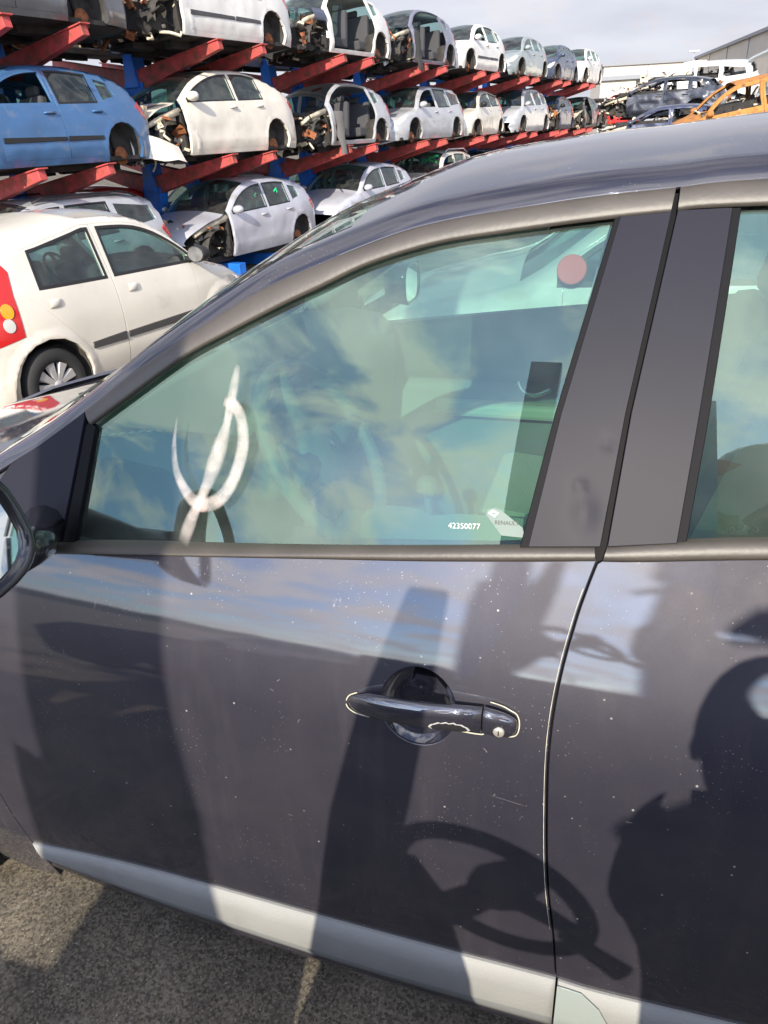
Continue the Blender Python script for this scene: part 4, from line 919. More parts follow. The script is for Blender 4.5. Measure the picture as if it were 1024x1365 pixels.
# far side of the body, door by door
fs_body = [(-1.57, .1), (1.65, .15), (1.60, .3), (1.45, .50), (1.25, .58), (1.02, .52), (.88, .36), (.84, .2)]
far_out = [(-1.27, .06), (.84, .2), (.88, .36), (1.02, .52), (1.25, .58), (1.45, .50), (1.60, .3), (1.65, .15), (2.1, .2), (2.22, .4), (2.2, .8), (2.05, 1.02), (1.9, 1.15), (1.6, 1.30), (1.33, 1.40), (.9, 1.455), (.5, 1.478), (.16, 1.475)] + su[::-1] + [(-1.15, .93), (-1.6, .82), (-2.1, .72), (-2.45, .60), (-2.55, .4), (-2.5, .22), (-2.10, .08)] + [p for p in wing_arch[::-1] if p[1] > .07]
def ins(poly): return poly
hole1 = [(-.83, .965), (-.10, 1.045), (-.03, 1.405)] + [(x+.01, z-.02) for x, z in gt[::-1][1:]]
hole2 = [(.12, 1.07), (1.10, 1.15), (1.14, 1.36), (.9, 1.40), (.5, 1.42), (.15, 1.415)]
def Sfar(x, z):
    a = Sb(x, min(z, 1.09)); b_ = Sg(x, z); t_ = min(1, max(0, (z-.98)/.12)); y = a.y*(1-t_)+b_.y*t_+.35*max(0, x-1.9)**2; return Vector((x, 2*YC-y, z))
ar_ = sum(far_out[i][0]*far_out[(i+1) % len(far_out)][1]-far_out[(i+1) % len(far_out)][0]*far_out[i][1] for i in range(len(far_out)))
if ar_ < 0: far_out = far_out[::-1]
db([panel(far_out, [hole1, hole2], Sfar, .05, th=.03, flip=True)], 'body_side', DP)
db([panel(hole1, [], Sfar, .06, th=0, off=-.01, flip=True), panel(hole2, [], Sfar, .06, th=0, off=-.01, flip=True)], 'far_window', GLASSB)
# roof, rails, screen
Lc = [(-1.25, .180, .925), (-1.12, .186, .995)] + [(x, Sg(x, z).y, z) for x, z in su] + [(.1617, Sg(.16, 1.475).y, 1.475), (.5, .365, 1.478), (.9, .37, 1.456), (1.33, .375, 1.40), (1.7, .39, 1.27), (2.0, .41, 1.07)]
Lc = cat(Lc, 4)
def crown(x): return lerp(x, [-1, -.5, -.2, .1, .4, .8, 1.4, 2.0], [.066, .063, .057, .050, .066, .088, .09, .06])
def rp_(p, t_): # t_ 0..1 from the gap line to the centre line
    x, yL, zL = p; y = yL+t_*(YC-yL); return Vector((x, y, zL+.020*(1-max(0, 1-t_/.08)**2)+crown(x)*(1-(1-t_)**2.2)))
def rail(ts, x0, x1, m, mb, sgn=1, u_=None):
    rows = []
    for p in Lc:
        if p[0] < x0 or p[0] > x1: continue
        rows.append([rp_(p, t_) if sgn > 0 else Vector((rp_(p, t_).x, 2*YC-rp_(p, t_).y, rp_(p, t_).z)) for t_ in ts])
    mb.grid(rows, m); return mb
T1 = [0, .004, .01, .02, .035, .05, .065, .08, .095, .11]
HX = -.42
mb = MB()
for sg in (1, -1):
    rail([0, .002]+T1[1:], -1.2, HX+.02, 0, mb, sg)
    # inner edge and outer drop so that the rail has thickness
    rail(T1+[.13, .16, .2, .26, .32, .4, .5, .6, .7, .8, .9, 1.0], HX-.0, 1.55, 0, mb, sg)
    rows = [[rp_(p, 0) if sg > 0 else Vector((p[0], 2*YC-rp_(p, 0).y, p[2])), Vector((p[0], (p[1]+.02) if sg > 0 else 2*YC-p[1]-.02, p[2]-.006))] for p in Lc if -1.2 <= p[0] <= 1.55]
    mb.grid(rows, 0)
dm(mb, 'roof', dark_paint('clean roof paint', .15))
TW = [.115, .13, .16, .2, .26, .32, .4, .5, .6, .7, .8, .9, 1.0]
mb = MB(); rows = []
for p in Lc:
    if -1.12 <= p[0] <= HX+.03: rows.append([rp_(p, t_) for t_ in TW]+[Vector((rp_(p, t_).x, 2*YC-rp_(p, t_).y, rp_(p, t_).z)) for t_ in TW[::-1][1:]])
mb.grid(rows); dm(mb, 'windscreen', GLASSF)
mb = MB(); rows = []
for sg in (1, -1):
    mb = MB(); rail([.108, .117, .122], -1.13, HX+.02, 0, mb, sg); dm(mb, 'screen_seal', SEAL)
mb = MB(); rows = []
for p in Lc:
    if 1.5 <= p[0] <= 2.0: rows.append([rp_(p, t_) for t_ in [0]+TW]+[Vector((rp_(p, t_).x, 2*YC-rp_(p, t_).y, rp_(p, t_).z)) for t_ in ([0]+TW)[::-1][1:]])
mb.grid(rows); dm(mb, 'rear_screen', GLASSF)
# bonnet and cowl
mb = MB(); rows = []
for k in range(18):
    x = -2.45+1.22*k/17; yl = Sb(x, .9).y+.03; zz = lerp(x, [-2.45, -2.1, -1.6, -1.23], [.58, .70, .80, .86])
    rows.append([Vector((x, yl+(YC-yl)*u, zz+.05*(1-(1-u)**2.4))) for u in (0, .03, .08, .15, .3, .5, .75, 1)]+[Vector((x, 2*YC-yl-(YC-yl)*u, zz+.05*(1-(1-u)**2.4))) for u in (.75, .5, .3, .15, .08, .03, 0)])
mb.grid(rows); dm(mb, 'bonnet', DP)
mb = MB(); mb.box((-1.19, .9, .90), (.16, 1.35, .05)); dm(mb, 'cowl_panel', PLASTIC)
mb = MB(); mb.box((-.1, .9, .12), (2.6, 1.5, .05)); mb.box((-1.2, .9, .5), (.06, 1.5, .75)); mb.box((1.5, .9, .6), (.06, 1.4, .8)); mb.box((-1.9, .9, .42), (1.1, 1.0, .5)); mb.box((-2.48, .9, .36), (.1, 1.5, .4)); mb.box((2.15, .9, .6), (.1, 1.4, .7)); dm(mb, 'underbody', DARK)
# wheels
for x, z in ((-1.66, .115), (1.25, .115)):
    for sg in (1, -1):
        y = .15 if sg > 0 else 2*YC-.15
        t_ = make_wheel(dc, (x, y, z+.1), .315, -sg, HUBCAP, 7)
# ---- cup, handle
mb = MB(); rows = []
for k, r_ in enumerate((1.0, .97, .9, .75, .5, .2, .02)):
    dep = [0, .006, .016, .026, .032, .034, .034][k]
    rows.append([Sb(-.224+(p[0]+.224)*r_, .812+(p[1]-.812)*r_)+Vector((0, dep, 0)) for p in pocket+[pocket[0]]])
mb.grid(rows); dm(mb, 'handle_cup', dark_paint('cup charcoal paint', .1, 2.3), fdo)
mb = MB(); rows = []
for p in [(-.235, .845), (-.235, .858), (-.20, .856), (-.185, .842)]: rows.append([Sb(*p)+Vector((0, .006, 0)), Sb(*p)+Vector((0, .03, 0))])
mb.grid(rows, 0, False); dm(mb, 'catch', SEAL, fdo)
hx = [-.3285, -.3265, -.322, -.312, -.295, -.27, -.24, -.20, -.16, -.1285]
hz_ = [.805, .8055, .806, .8065, .8075, .809, .8105, .812, .8145, .816]
hz_ = [z_+.46*o_ for z_, o_ in zip(hz_, [.0, .0, .0, .004, .011, .019, .023, .022, .017, .012])]
hh = [.002, .0065, .011, .0155, .0185, .0200, .0205, .0205, .0208, .0212]
ho = [.004, .006, .009, .014, .021, .029, .033, .032, .027, .022]
def hsec(x, z, hh_, out_, n=20):
    c_ = Sb(x, z); r = []
    for k in range(n+1):
        a = 2*pi*k/n; ca, sa = cos(a), sin(a); ax_ = out_*.62 if out_ > .02 else out_
        dyy = -(out_-.010)-.011*math.copysign(abs(ca)**.8, ca) if out_ > .02 else -out_*.5-out_*.5*ca
        r.append(Vector((x, c_.y+dyy-.002, z+hh_*math.copysign(abs(sa)**.85, sa))))
    return r
mb = MB(); hrow = [hsec(a, b_, c_, d_) for a, b_, c_, d_ in zip(hx, hz_, hh, ho)]
mb.grid(hrow); c0 = len(mb.v); mb.add(hrow[-1][:-1], [tuple(range(20))])
HP = dark_paint('handle charcoal paint', .15, 2.5)
hd = dm(mb, 'door_handle', [HP], fdo)
lx = [-.1265, -.12, -.11, -.10, -.092, -.086, -.082, -.0805]; lzz = [.8215, .8212, .820, .8185, .817, .8165, .816, .816]; lh = [.0212, .0212, .0210, .0203, .0185, .0155, .010, .003]; lo2 = [.022, .022, .0215, .020, .018, .015, .010, .006]
mb = MB(); lrow = [hsec(a, b_, c_, d_) for a, b_, c_, d_ in zip(lx, lzz, lh, lo2)]; mb.grid(lrow); mb.add(lrow[0][:-1], [tuple(range(20))[::-1]]); lcap = dm(mb, 'lock_cover', [HP], fdo)
mb = MB(); pL = Sb(-.104, .8145)+Vector((0, -.0225, 0)); mb.lathe([(.0, .0022), (.0066, .0022), (.0078, .0008), (.0078, -.004)], pL, (.0, -1, .06), 24); mb.box(pL+Vector((0, -.0028, 0)), (.0014, .001, .0078), m=1)
dm(mb, 'lock_cylinder', [mat('worn lock metal', (.6, .55, .48), .35, metal=.6), SEAL], lcap)
# worn patch where lacquer has flaked, and cream gasket line round handle ends
wp = MB(); rows = []
for k in range(15):
    x = -.189+.043*k/14; hw_ = .0095*(1-((k-7.3)/7.6)**4)+.0008*sin(k*2.3); c_ = Sb(x, .805); rows.append([Vector((x, c_.y-.0405+.0065*abs((x+.17)/.05), .8025+hw_*u)) for u in (-1, -.5, 0, .5, 1)])
gk = MB()
hz0 = [z_-.46*o_ for z_, o_ in zip(hz_, [.0, .0, .0, .004, .011, .019, .023, .022, .017, .012])]
ring = []
for (xx, zz, hh_) in list(zip(hx, hz0, hh)): ring.append((xx-(.003 if xx < -.31 else 0), zz+hh_+.0008))
for (xx, zz, hh_) in list(zip(lx, lzz, lh)): ring.append((xx+(.0022 if xx > -.09 else 0), zz+hh_+.0008))
low = []
for (xx, zz, hh_) in list(zip(lx, lzz, lh))[::-1]: low.append((xx+(.0022 if xx > -.09 else 0), zz-hh_-.0008))
for (xx, zz, hh_) in list(zip(hx, hz0, hh))[::-1]: low.append((xx-(.003 if xx < -.31 else 0), zz-hh_-.0008))
up_r = [p for p in ring if p[0] > -.166 or p[0] < -.283]; 
def run(pts):
    seg = []; out = []
    for p in pts:
        if seg and abs(p[0]-seg[-1][0]) > .06: out.append(seg); seg = []
        seg.append(p)
    out.append(seg); return out
for sgm in run([p for p in ring if not (-.300 < p[0] < -.125)]+[p for p in low if not (-.283 < p[0] < -.163)]):
    if len(sgm) > 1: gk = MB(); gk.tube([Sb(*p)+Vector((0, -.006, 0)) for p in cat(sgm, 3)], .0009, 6); dm(gk, 'gasket', CHALK, fdo)
# lacquer worn off the underside of the grip
def worn(k0, nm, mt_, offs):
    rows = []
    for i in range(17):
        u = -1+2*i/16; x = -.172+.027*k0*u; sp_ = sqrt(max(0, 1-abs(u)**2.6))*k0*(1+.08*sin(i*2.1)); c_ = Sb(x, lerp(x, hx, hz_)); o_ = lerp(x, hx, ho); h__ = lerp(x, hx, hh); r_ = []
        for j in range(7):
            a = radians(-28+26*sp_*(-1+2*j/6)); r_.append(Vector((x, c_.y-(o_-.010)-(.011+offs)*abs(cos(a))**.8-.002, lerp(x, hx, hz_)+(h__+offs)*math.copysign(abs(sin(a))**.85, sin(a)))))
        rows.append(r_)
    mb = MB(); mb.grid(rows); dm(mb, nm, mt_, hd)
worn(1.08, 'worn_edge', mat('bared primer', (.42, .42, .40), .6), .0005); worn(.96, 'worn_patch', mat('worn black plastic', (.018, .018, .02), .5), .0009)
# pale line along the door gap: its edge highlight as colour, with chipping
et = MB(); et.tube([Sb(x-.0042, z)+Vector((0, -.0004, 0)) for x, z in gb if .42 < z < 1.0], .00045, 5); dm(et, 'chipped_highlight', CHALK, fdo)
# scratches
rs = random.Random(11); SCR = mat('pale scratch', (.22, .21, .21), .7)
for k in range(13):
    x0, z0 = rs.choice([(rs.uniform(-.55, -.30), rs.uniform(.55, .84)), (rs.uniform(-.13, -.05), rs.uniform(.60, .80)), (rs.uniform(.02, .10), rs.uniform(.62, .84))]); a = radians(rs.choice([rs.uniform(70, 110), rs.uniform(160, 200)])); L_ = rs.uniform(.002, .011) if k else .055
    if k == 0: x0, z0, a = -.115, .690, radians(-8)
    par = fdo if x0 < -.04 else rdo; w_ = rs.uniform(.00015, .0005) if k else .0002; pts = [(x0+cos(a)*L_*t_+.002*sin(t_*3+k), z0+sin(a)*L_*t_) for t_ in (0, .25, .5, .75, 1)]
    mb = MB(); mb.grid([[Sb(p[0]-sin(a)*w_*v*ww, p[1]+cos(a)*w_*v*ww)+Vector((0, -.0006, 0)) for v in (-1, 1)] for p, ww in zip(pts, (.2, 1, .8, 1, .1))], 0, False); dm(mb, 'scratch', SCR, par)
# ---- marks on the glass
PM_ = mat('white paint marker', (.85, .76, .70), .8, noise=.03, nscale=80); PP_ = mat('pink paint marker', (.85, .55, .50), .8)
for m_ in (PM_, PP_):
    t = m_.node_tree; b = t.nodes['Principled BSDF']; o_ = t.nodes['Material Output']; tr = t.nodes.new('ShaderNodeBsdfTransparent'); ms = t.nodes.new('ShaderNodeMixShader')
    tcn = t.nodes.new('ShaderNodeTexCoord'); n = t.nodes.new('ShaderNodeTexNoise'); n.inputs['Scale'].default_value = 45; n.inputs['Detail'].default_value = 5; t.links.new(tcn.outputs['Object'], n.inputs['Vector'])
    r = t.nodes.new('ShaderNodeMapRange'); r.inputs[1].default_value = .3; r.inputs[2].default_value = .65; r.inputs[3].default_value = .18; r.inputs[4].default_value = .42; t.links.new(n.outputs[0], r.inputs[0]); av = t.nodes.new('ShaderNodeAttribute'); av.attribute_name = 'soft'; mu = t.nodes.new('ShaderNodeMath'); mu.operation = 'MULTIPLY'; t.links.new(r.outputs[0], mu.inputs[0]); t.links.new(av.outputs['Fac'], mu.inputs[1]); t.links.new(mu.outputs[0], ms.inputs[0])
    t.links.new(tr.outputs[0], ms.inputs[1]); t.links.new(b.outputs[0], ms.inputs[2]); t.links.new(ms.outputs[0], o_.inputs[0])
def markstrip(pts, ws, name, mt_, off=-.006):
    pts = cat(pts, 5); rows = []
    for i, p in enumerate(pts):
        a = Vector(pts[max(i-1, 0)]); b_ = Vector(pts[min(i+1, len(pts)-1)]); d = (b_-a).normalized(); n_ = Vector((-d.y, d.x)); f = i/(len(pts)-1)*(len(ws)-1); j = min(int(f), len(ws)-2); w_ = ws[j]+(ws[j+1]-ws[j])*(f-j)
        rows.append([Sg(p[0]+n_.x*w_*1.3*u, p[1]+n_.y*w_*1.3*u)+Vector((0, off, 0)) for u in (-1, -.65, -.3, .3, .65, 1)])
    mb = MB(); mb.grid(rows); o = dm(mb, name, mt_, fdo)
    at_ = o.data.attributes.new('soft', 'FLOAT', 'POINT'); n_ = len(rows); A = []
    for i in range(n_): A += [min(1, min(i, n_-1-i)/4+.05)*v for v in (0, .75, 1, 1, .75, 0)]
    if len(o.data.vertices) == len(A): at_.data.foreach_set('value', A)
    else: print('SOFT MISMATCH')
    return o
for i_, (pts, ws, mt_) in enumerate((([(-.6599, 1.1612), (-.661, 1.1179), (-.6503, 1.0805), (-.6227, 1.0509), (-.5969, 1.0433), (-.5674, 1.0543), (-.5452, 1.0868), (-.5347, 1.1302), (-.5417, 1.1659), (-.5569, 1.1853), (-.5774, 1.1889)], [.001, .004, .006, .008, .009, .009, .009, .009, .008, .007, .004], PM_),
        ([(-.5567, 1.2414), (-.5612, 1.2004), (-.5664, 1.1587), (-.5779, 1.1155), (-.5932, 1.0707), (-.6136, 1.025), (-.6280, .985)], [.003, .007, .007, .006, .011, .012, .008, .007, .010, .009], PM_),
        ([(-.575, 1.190), (-.560, 1.187), (-.548, 1.175)], [.006, .008, .006], PP_), ([(-.610, 1.0475), (-.597, 1.0440), (-.585, 1.0475)], [.006, .009, .006], PP_))):
    markstrip(pts, ws, 'paint_mark', mt_, -.0075-.0012*i_)
def text(name, s, size, loc, parent, mt_, rx=78, rz=0, ry=0, ext=.0002):
    cu = bpy.data.curves.new(name, 'FONT'); cu.body = s; cu.size = size; cu.extrude = ext; cu.align_x = 'CENTER'; cu.align_y = 'CENTER'
    o = bpy.data.objects.new(name, cu); col.objects.link(o); o.location = loc; o.rotation_euler = (radians(rx), radians(ry), radians(rz)); 
    bpy.context.view_layer.update(); me = bpy.data.meshes.new_from_object(o); m4 = o.matrix_world.copy(); bpy.data.objects.remove(o); me.transform(m4); me.materials.clear()
    return link(name, me, mt_, None)
def adopt(o, parent): o.parent = parent; o.matrix_parent_inverse = Matrix.Translation((0, 0, .1)) if parent == dc else Matrix.Identity(4); return o
# dark strip painted in for the silhouette reflected low in the window
DFILM = mat('dark film', (.015, .02, .02), .4); LT = mat('pale print', (.62, .64, .58), .6); GR = mat('grey green card', (.16, .21, .19), .6)
def gpt(x, z, off): return Sg(x, z)+Vector((0, off, 0))
lb_ = MB(); rows = [[gpt(x, z0, .012) , gpt(x, (z0+z1)/2, .012), gpt(x, z1, .012)] for x, z0, z1 in ((-.335, 1.020, 1.0500), (-.325, 1.021, 1.0585), (-.30, 1.023, 1.066), (-.27, 1.026, 1.068), (-.245, 1.028, 1.066), (-.232, 1.029, 1.060), (-.19, 1.033, 1.066), (-.14, 1.037, 1.068), (-.10, 1.042, 1.068))]
lb_.grid(rows); dm(lb_, 'reflection_strip', DFILM, fdo)
tt = text('number_label', '42350077', .0115, gpt(-.181, 1.0525, .0085), None, LT, 68, 0, -4); adopt(tt, fdo)
cd_ = MB(); cp = [(-.150, 1.076), (-.140, 1.079), (-.130, 1.076), (-.100, 1.058), (-.096, 1.046), (-.128, 1.046), (-.152, 1.070)]
cd_.add([gpt(x, z, .009) for x, z in cp]+[gpt(x, z, .0105) for x, z in cp], [tuple(range(7)), tuple(range(7, 14))[::-1]]); card = dm(cd_, 'swing_tag', GR, fdo)
dmn = MB(); cxx, czz = -.1415, 1.0725
for s_, o_ in ((1.0, .0075),):
    q = [(cxx-.0075, czz), (cxx-.002, czz+.0045), (cxx+.0075, czz+.0015), (cxx+.002, czz-.0045)]; qi = [(cxx+(a-cxx)*.45, czz+(b_-czz)*.45) for a, b_ in q]
    dmn.add([gpt(a, b_, o_) for a, b_ in q+qi], [(0, 1, 5, 4), (1, 2, 6, 5), (2, 3, 7, 6), (3, 0, 4, 7)])
dm(dmn, 'diamond_emblem', mat('pale blue foil', (.55, .75, .78), .15, metal=.6), card)
adopt(text('lettering', 'RENAULT', .0078, gpt(-.122, 1.0625, .0072), None, DFILM, 68, 0, -3), card)
# maker's marks etched in the rear glass: plain rings and dashes
em = MB()
for k, (x, z) in enumerate(((.172, 1.090), (.160, 1.086), (.187, 1.0885))):
    c_ = gpt(x, z, -.0012-.006); em.tube([c_+Vector((.0035*cos(a), .0035*sin(a)*.38, .0035*sin(a)*.92)) for a in [2*pi*j/16 for j in range(17)]], .0003, 4, cap=False)
dm(em, 'etched_mark', DFILM, rdo)
# ---- mirror
mr_ = empty('mirror_tmp'); bpy.data.objects.remove(mr_)
mb = MB(); rows = []
MX, MY, MZ = -.803, -.165, 1.095
def mring(x, sy, sz, oy=0, oz=0, p=3.2, n=32):
    r = []
    for k in range(n+1):
        a = 2*pi*k/n; c_, s_ = cos(a), sin(a); yy = sy*math.copysign(abs(c_)**(2/p), c_); zz = sz*math.copysign(abs(s_)**(2/p), s_)
        r.append(Vector((x+.22*(yy+oy)-.34*(zz+oz), MY+oy+yy, MZ+oz+zz+.10*yy)))
    return r
for xo, a_, b_ in ((-.11, .02, .02), (-.105, .07, .045), (-.085, .10, .065), (-.05, .12, .078), (-.01, .128, .084), (.008, .127, .083), (.012, .122, .079), (.010, .116, .073), (-.004, .113, .070)): rows.append(mring(MX+xo, a_, b_))
mb.grid(rows); arm = MB(); mb.tube([(-.80, -.06, 1.04), (-.84, .04, 1.00), (-.90, .12, .985)], [.035, .03, .035], 10)
mo = dm(mb, 'door_mirror', mat('gloss black housing', (.02, .02, .022), .18, coat=.6), fdo)
mb = MB(); rr = mring(MX-.003, .113, .070); mb.add(rr[:-1], [tuple(range(32))]); dm(mb, 'mirror_glass', mat('silvered mirror', (.85, .9, .88), .02, metal=1), mo)
# ---- cabin
mb = MB(); rows = []
for k in range(13):
    y = .27+1.27*k/12; rows.append([Vector((x_, y, z_+.012*sin(pi*(y-.27)/1.27))) for x_, z_ in ((-1.10, 1.0), (-1.0, 1.035), (-.85, 1.05), (-.74, 1.035), (-.70, .99), (-.69, .90), (-.72, .70), (-.85, .55))])
mb.grid(rows); dash = dm(mb, 'dashboard', INT)
mb = MB(); mb.grid([[Vector((-.96+.32*u+.03*sin(v*pi), .40+.42*v, 1.055+.055*sin(v*pi)*(.4+.6*u))) for v in [j/8 for j in range(9)]] for u in [i/5 for i in range(6)]]); mb.grid([[Vector((-.64+.0*u, .40+.42*v, 1.055+.055*sin(v*pi)-u*.05*sin(v*pi))) for v in [j/8 for j in range(9)]] for u in (0, 1)]); dm(mb, 'instrument_hood', INT, dash)
mb = MB(); mb.box((-.80, .93, 1.075), (.05, .24, .13), Matrix.Rotation(radians(-15), 3, 'Y')); dm(mb, 'display_screen', INT, dash, bevel=.02)
vt = MB()
for k in range(14): vt.box((-.98+.016*k, .33+.008*k, 1.052+.0*k), (.010, .012, .004))
dm(vt, 'air_vent', mat('pale vent', (.3, .3, .28), .5), dash)
mb = MB(); mb.lathe([(0, .02), (.03, .018), (.045, 0), (.05, -.02)], (-.70, .34, .93), (1, -.2, .1), 20); dm(mb, 'air_vent', INT, dash)
c_ = Vector((-.54, .52, .985)); ax_ = Vector((.86, -.0, .50)).normalized(); uu = Vector((0, 1, 0)); vv = ax_.cross(uu)*-1
mb = MB(); mb.tube([c_+uu*.185*cos(a)+vv*.185*sin(a) for a in [2*pi*k/40 for k in range(41)]], .0155, 12, cap=False)
for a in (radians(180), 0, radians(-90)): mb.tube([c_+(uu*cos(a)+vv*sin(a))*.05-ax_*.02, c_+(uu*cos(a)+vv*sin(a))*.12-ax_*.014, c_+(uu*cos(a)+vv*sin(a))*.18], [.03, .022, .018], 10)
mb.lathe([(0, .018), (.05, .012), (.07, -.01), (.06, -.06), (.04, -.2)], c_, ax_, 24); sw = dm(mb, 'steering_wheel', INT)
em2 = MB(); cc_ = c_+ax_*.02; em2.add([cc_+vv*.018, cc_+uu*.011, cc_-vv*.018, cc_-uu*.011, cc_+vv*.009+ax_*.001, cc_+uu*.005+ax_*.001, cc_-vv*.009+ax_*.001, cc_-uu*.005+ax_*.001], [(0, 1, 5, 4), (1, 2, 6, 5), (2, 3, 7, 6), (3, 0, 4, 7)]); dm(em2, 'diamond_emblem', mat('chrome', (.8, .85, .85), .1, metal=1), sw)
def seat_(y, nm):
    mb = MB(); mb.box((-.08, y, .50), (.52, .50, .17), Matrix.Rotation(radians(6), 3, 'Y')); a = dm(mb, nm, CLOTH, bevel=.045)
    mb = MB(); mb.box((.27, y, .83), (.14, .48, .62), Matrix.Rotation(radians(16), 3, 'Y')); dm(mb, 'backrest', CLOTH, a, bevel=.05)
    mb = MB(); mb.box((.38, y, 1.22), (.09, .26, .17), Matrix.Rotation(radians(14), 3, 'Y')); dm(mb, 'headrest', CLOTH, a, bevel=.035)
seat_(.50, 'driver_seat'); seat_(1.28, 'passenger_seat')
mb = MB(); mb.box((1.0, .9, .50), (.5, 1.2, .2)); mb.box((1.32, .9, .85), (.16, 1.2, .6), Matrix.Rotation(radians(14), 3, 'Y')); dm(mb, 'rear_bench', CLOTH, bevel=.04)
mb = MB(); mb.box((-.25, .9, .42), (.9, .22, .35)); mb.tube([(-.42, .9, .6), (-.43, .9, .72)], .012, 8); mb.lathe([(0, .03), (.025, .02), (.028, -.01), (.01, -.03)], (-.43, .9, .74), (0, 0, 1), 16); dm(mb, 'centre_console', INT, bevel=.02)
# inner door cards, far side and near side
mb = MB(); rows = []
for k in range(20):
    x = -1.0+1.0*k/19
    rows.append([Vector((x, 2*YC-yy-.6*tp(x, .035), zz)) for yy, zz in ((.20, .955+.115*(x+1)), (.17, .93+.1*(x+1)), (.13, .82), (.10, .78), (.06, .76), (.14, .74), (.13, .45), (.10, .2))])
mb.grid(rows); fdc = dm(mb, 'far_door_card', INT)
mb = MB(); hp = cat([(-.30, 1.625, .80), (-.28, 1.60, .775), (-.24, 1.595, .765), (-.19, 1.605, .785)], 5); mb.tube(hp, .008, 8); dm(mb, 'inner_handle', mat('satin chrome', (.7, .72, .7), .25, metal=1), fdc)
mb = MB(); mb.box((-.33, 1.62, .70), (.5, .06, .05)); dm(mb, 'armrest', INTL, fdc, bevel=.015)
mb = MB(); rows = []
for k in range(20):
    x = -1.0+.98*k/19; zb_ = Sg(x, 1).z; bz = lerp(x, [-.86, -.1], [.945, 1.035]); rows.append([Vector((x, Sg(x, bz).y+d_, bz-e_)) for d_, e_ in ((.022, .012), (.05, .015), (.07, .03), (.05, .15), (.03, .5))])
mb.grid(rows); dm(mb, 'near_door_card', INT)
# cabin pillars and headlining
mb = MB(); rows = []
for p in Lc:
    if -.12 <= p[0] <= 1.4: rows.append([Vector((p[0], p[1]+.06+(YC-p[1]-.06)*u, p[2]-.045+.04*(1-(1-u)**2))) for u in (0, .1, .3, .6, 1)]+[Vector((p[0], 2*YC-(p[1]+.03+(YC-p[1]-.03)*u), p[2]-.03+.04*(1-(1-u)**2))) for u in (.6, .3, .1, 0)])
mb.grid(rows); dm(mb, 'headlining', INTL)
mb = MB()
for sg in (1, -1):
    pts = [Vector((p[0], p[1]+.035 if sg > 0 else 2*YC-p[1]-.035, p[2]-.015)) for p in Lc if -1.0 <= p[0] <= -.1]
    mb = MB(); mb.tube(pts, .026, 8)
    for xa_, xb_ in ((.03, .09),): mb.tube([Vector((xa_-.02, YB+.09 if sg > 0 else 2*YC-YB-.09, 1.03)), Vector((xb_, .43 if sg > 0 else 2*YC-.43, 1.42))], .034, 8)
    dm(mb, 'pillar_lining', INTL)
# far door mirror
mb = MB(); rows = []
for xo, a_, b_ in ((-.09, .02, .02), (-.08, .07, .045), (-.04, .10, .07), (.0, .105, .075), (.01, .10, .07), (.004, .09, .062)):
    rows.append([Vector((-.74+xo, 1.92+a_*math.copysign(abs(cos(a))**.65, cos(a)), 1.06+b_*math.copysign(abs(sin(a))**.65, sin(a)))) for a in [2*pi*k/24 for k in range(25)]])
mb.grid(rows); mb.tube([(-.78, 1.84, 1.02), (-.84, 1.72, .99)], .03, 8); fm = dm(mb, 'door_mirror', mat('gloss black housing', (.02, .02, .022), .18))
mb = MB(); mb.add(rows[-1][:-1], [tuple(range(24))]); dm(mb, 'mirror_glass', mat('silvered mirror', (.85, .9, .88), .02), fm)
# white car standing beyond the passenger side, seen only through the cabin
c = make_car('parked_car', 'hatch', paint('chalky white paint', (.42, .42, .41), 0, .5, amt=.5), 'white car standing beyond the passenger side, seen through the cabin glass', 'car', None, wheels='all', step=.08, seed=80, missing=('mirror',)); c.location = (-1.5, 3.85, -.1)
mb = MB(); mb.lathe([(0, .006), (.066, .006), (.07, 0), (.07, -.01)], (1.26, -.86, 1.03), (0, -1, .3), 32, sm=False); mb.build('red_disc', mat('matt red', (.60, .07, .07), .7), c)
# ================================================================ what stands behind the camera: it casts the shadows on the doors and shows in the glass
PK = mat('dull van paint', (.11, .11, .12), .4, .2, coat=.6, noise=.1)
wk = empty('wrecked_car', (-.272, -1.6, -.1)); tag(wk, 'roofless dull grey wreck, unseen, shaped to cast the shadows on the dark car doors', 'car')  # unseen; roof left off and outline cut to shape the door shadows
wkx = Matrix.Translation((0, 1.6, .1))
prf = [(-2.3, .10), (-2.35, .45), (-2.1, .62), (-1.6, .70), (-.62, .715), (-.58, .92), (-.25, .93), (-.20, .90), (-.155, .72), (-.13, .91), (-.10, .96), (1.9, .90), (2.1, .6), (2.0, .10), (1.5, .0), (1.3, .25), (1.05, .25), (.9, 0), (-1.2, -.02), (-1.35, .25), (-1.7, .25), (-1.9, .02)]
def Sw(yy, sg): return lambda x, z: Vector((x, yy-sg*(.05*max(0, .5-z)**2+.06*max(0, z-.5)), z))
if sum(prf[i][0]*prf[(i+1) % len(prf)][1]-prf[(i+1) % len(prf)][0]*prf[i][1] for i in range(len(prf))) < 0: prf = prf[::-1]
a = pbuild('body', [panel(prf, [], Sw(-1.58, 1), .06, th=.05, flip=True), panel([(x, z-.1) if z > .5 else (x, z) for x, z in prf], [], Sw(-3.2, -1), .1, th=.05)], [PK]); a.parent = wk; a.matrix_parent_inverse = wkx
def wb(mb, name, m, bevel=0):
    o = mb.build(name, m, None, bevel=bevel); o.parent = wk; o.matrix_parent_inverse = wkx; return o
mb = MB(); mb.box((0, -2.4, .12), (3.8, 1.5, .06)); mb.box((-.9, -2.4, .45), (.06, 1.5, .6)); wb(mb, 'floor_pan', DARK)
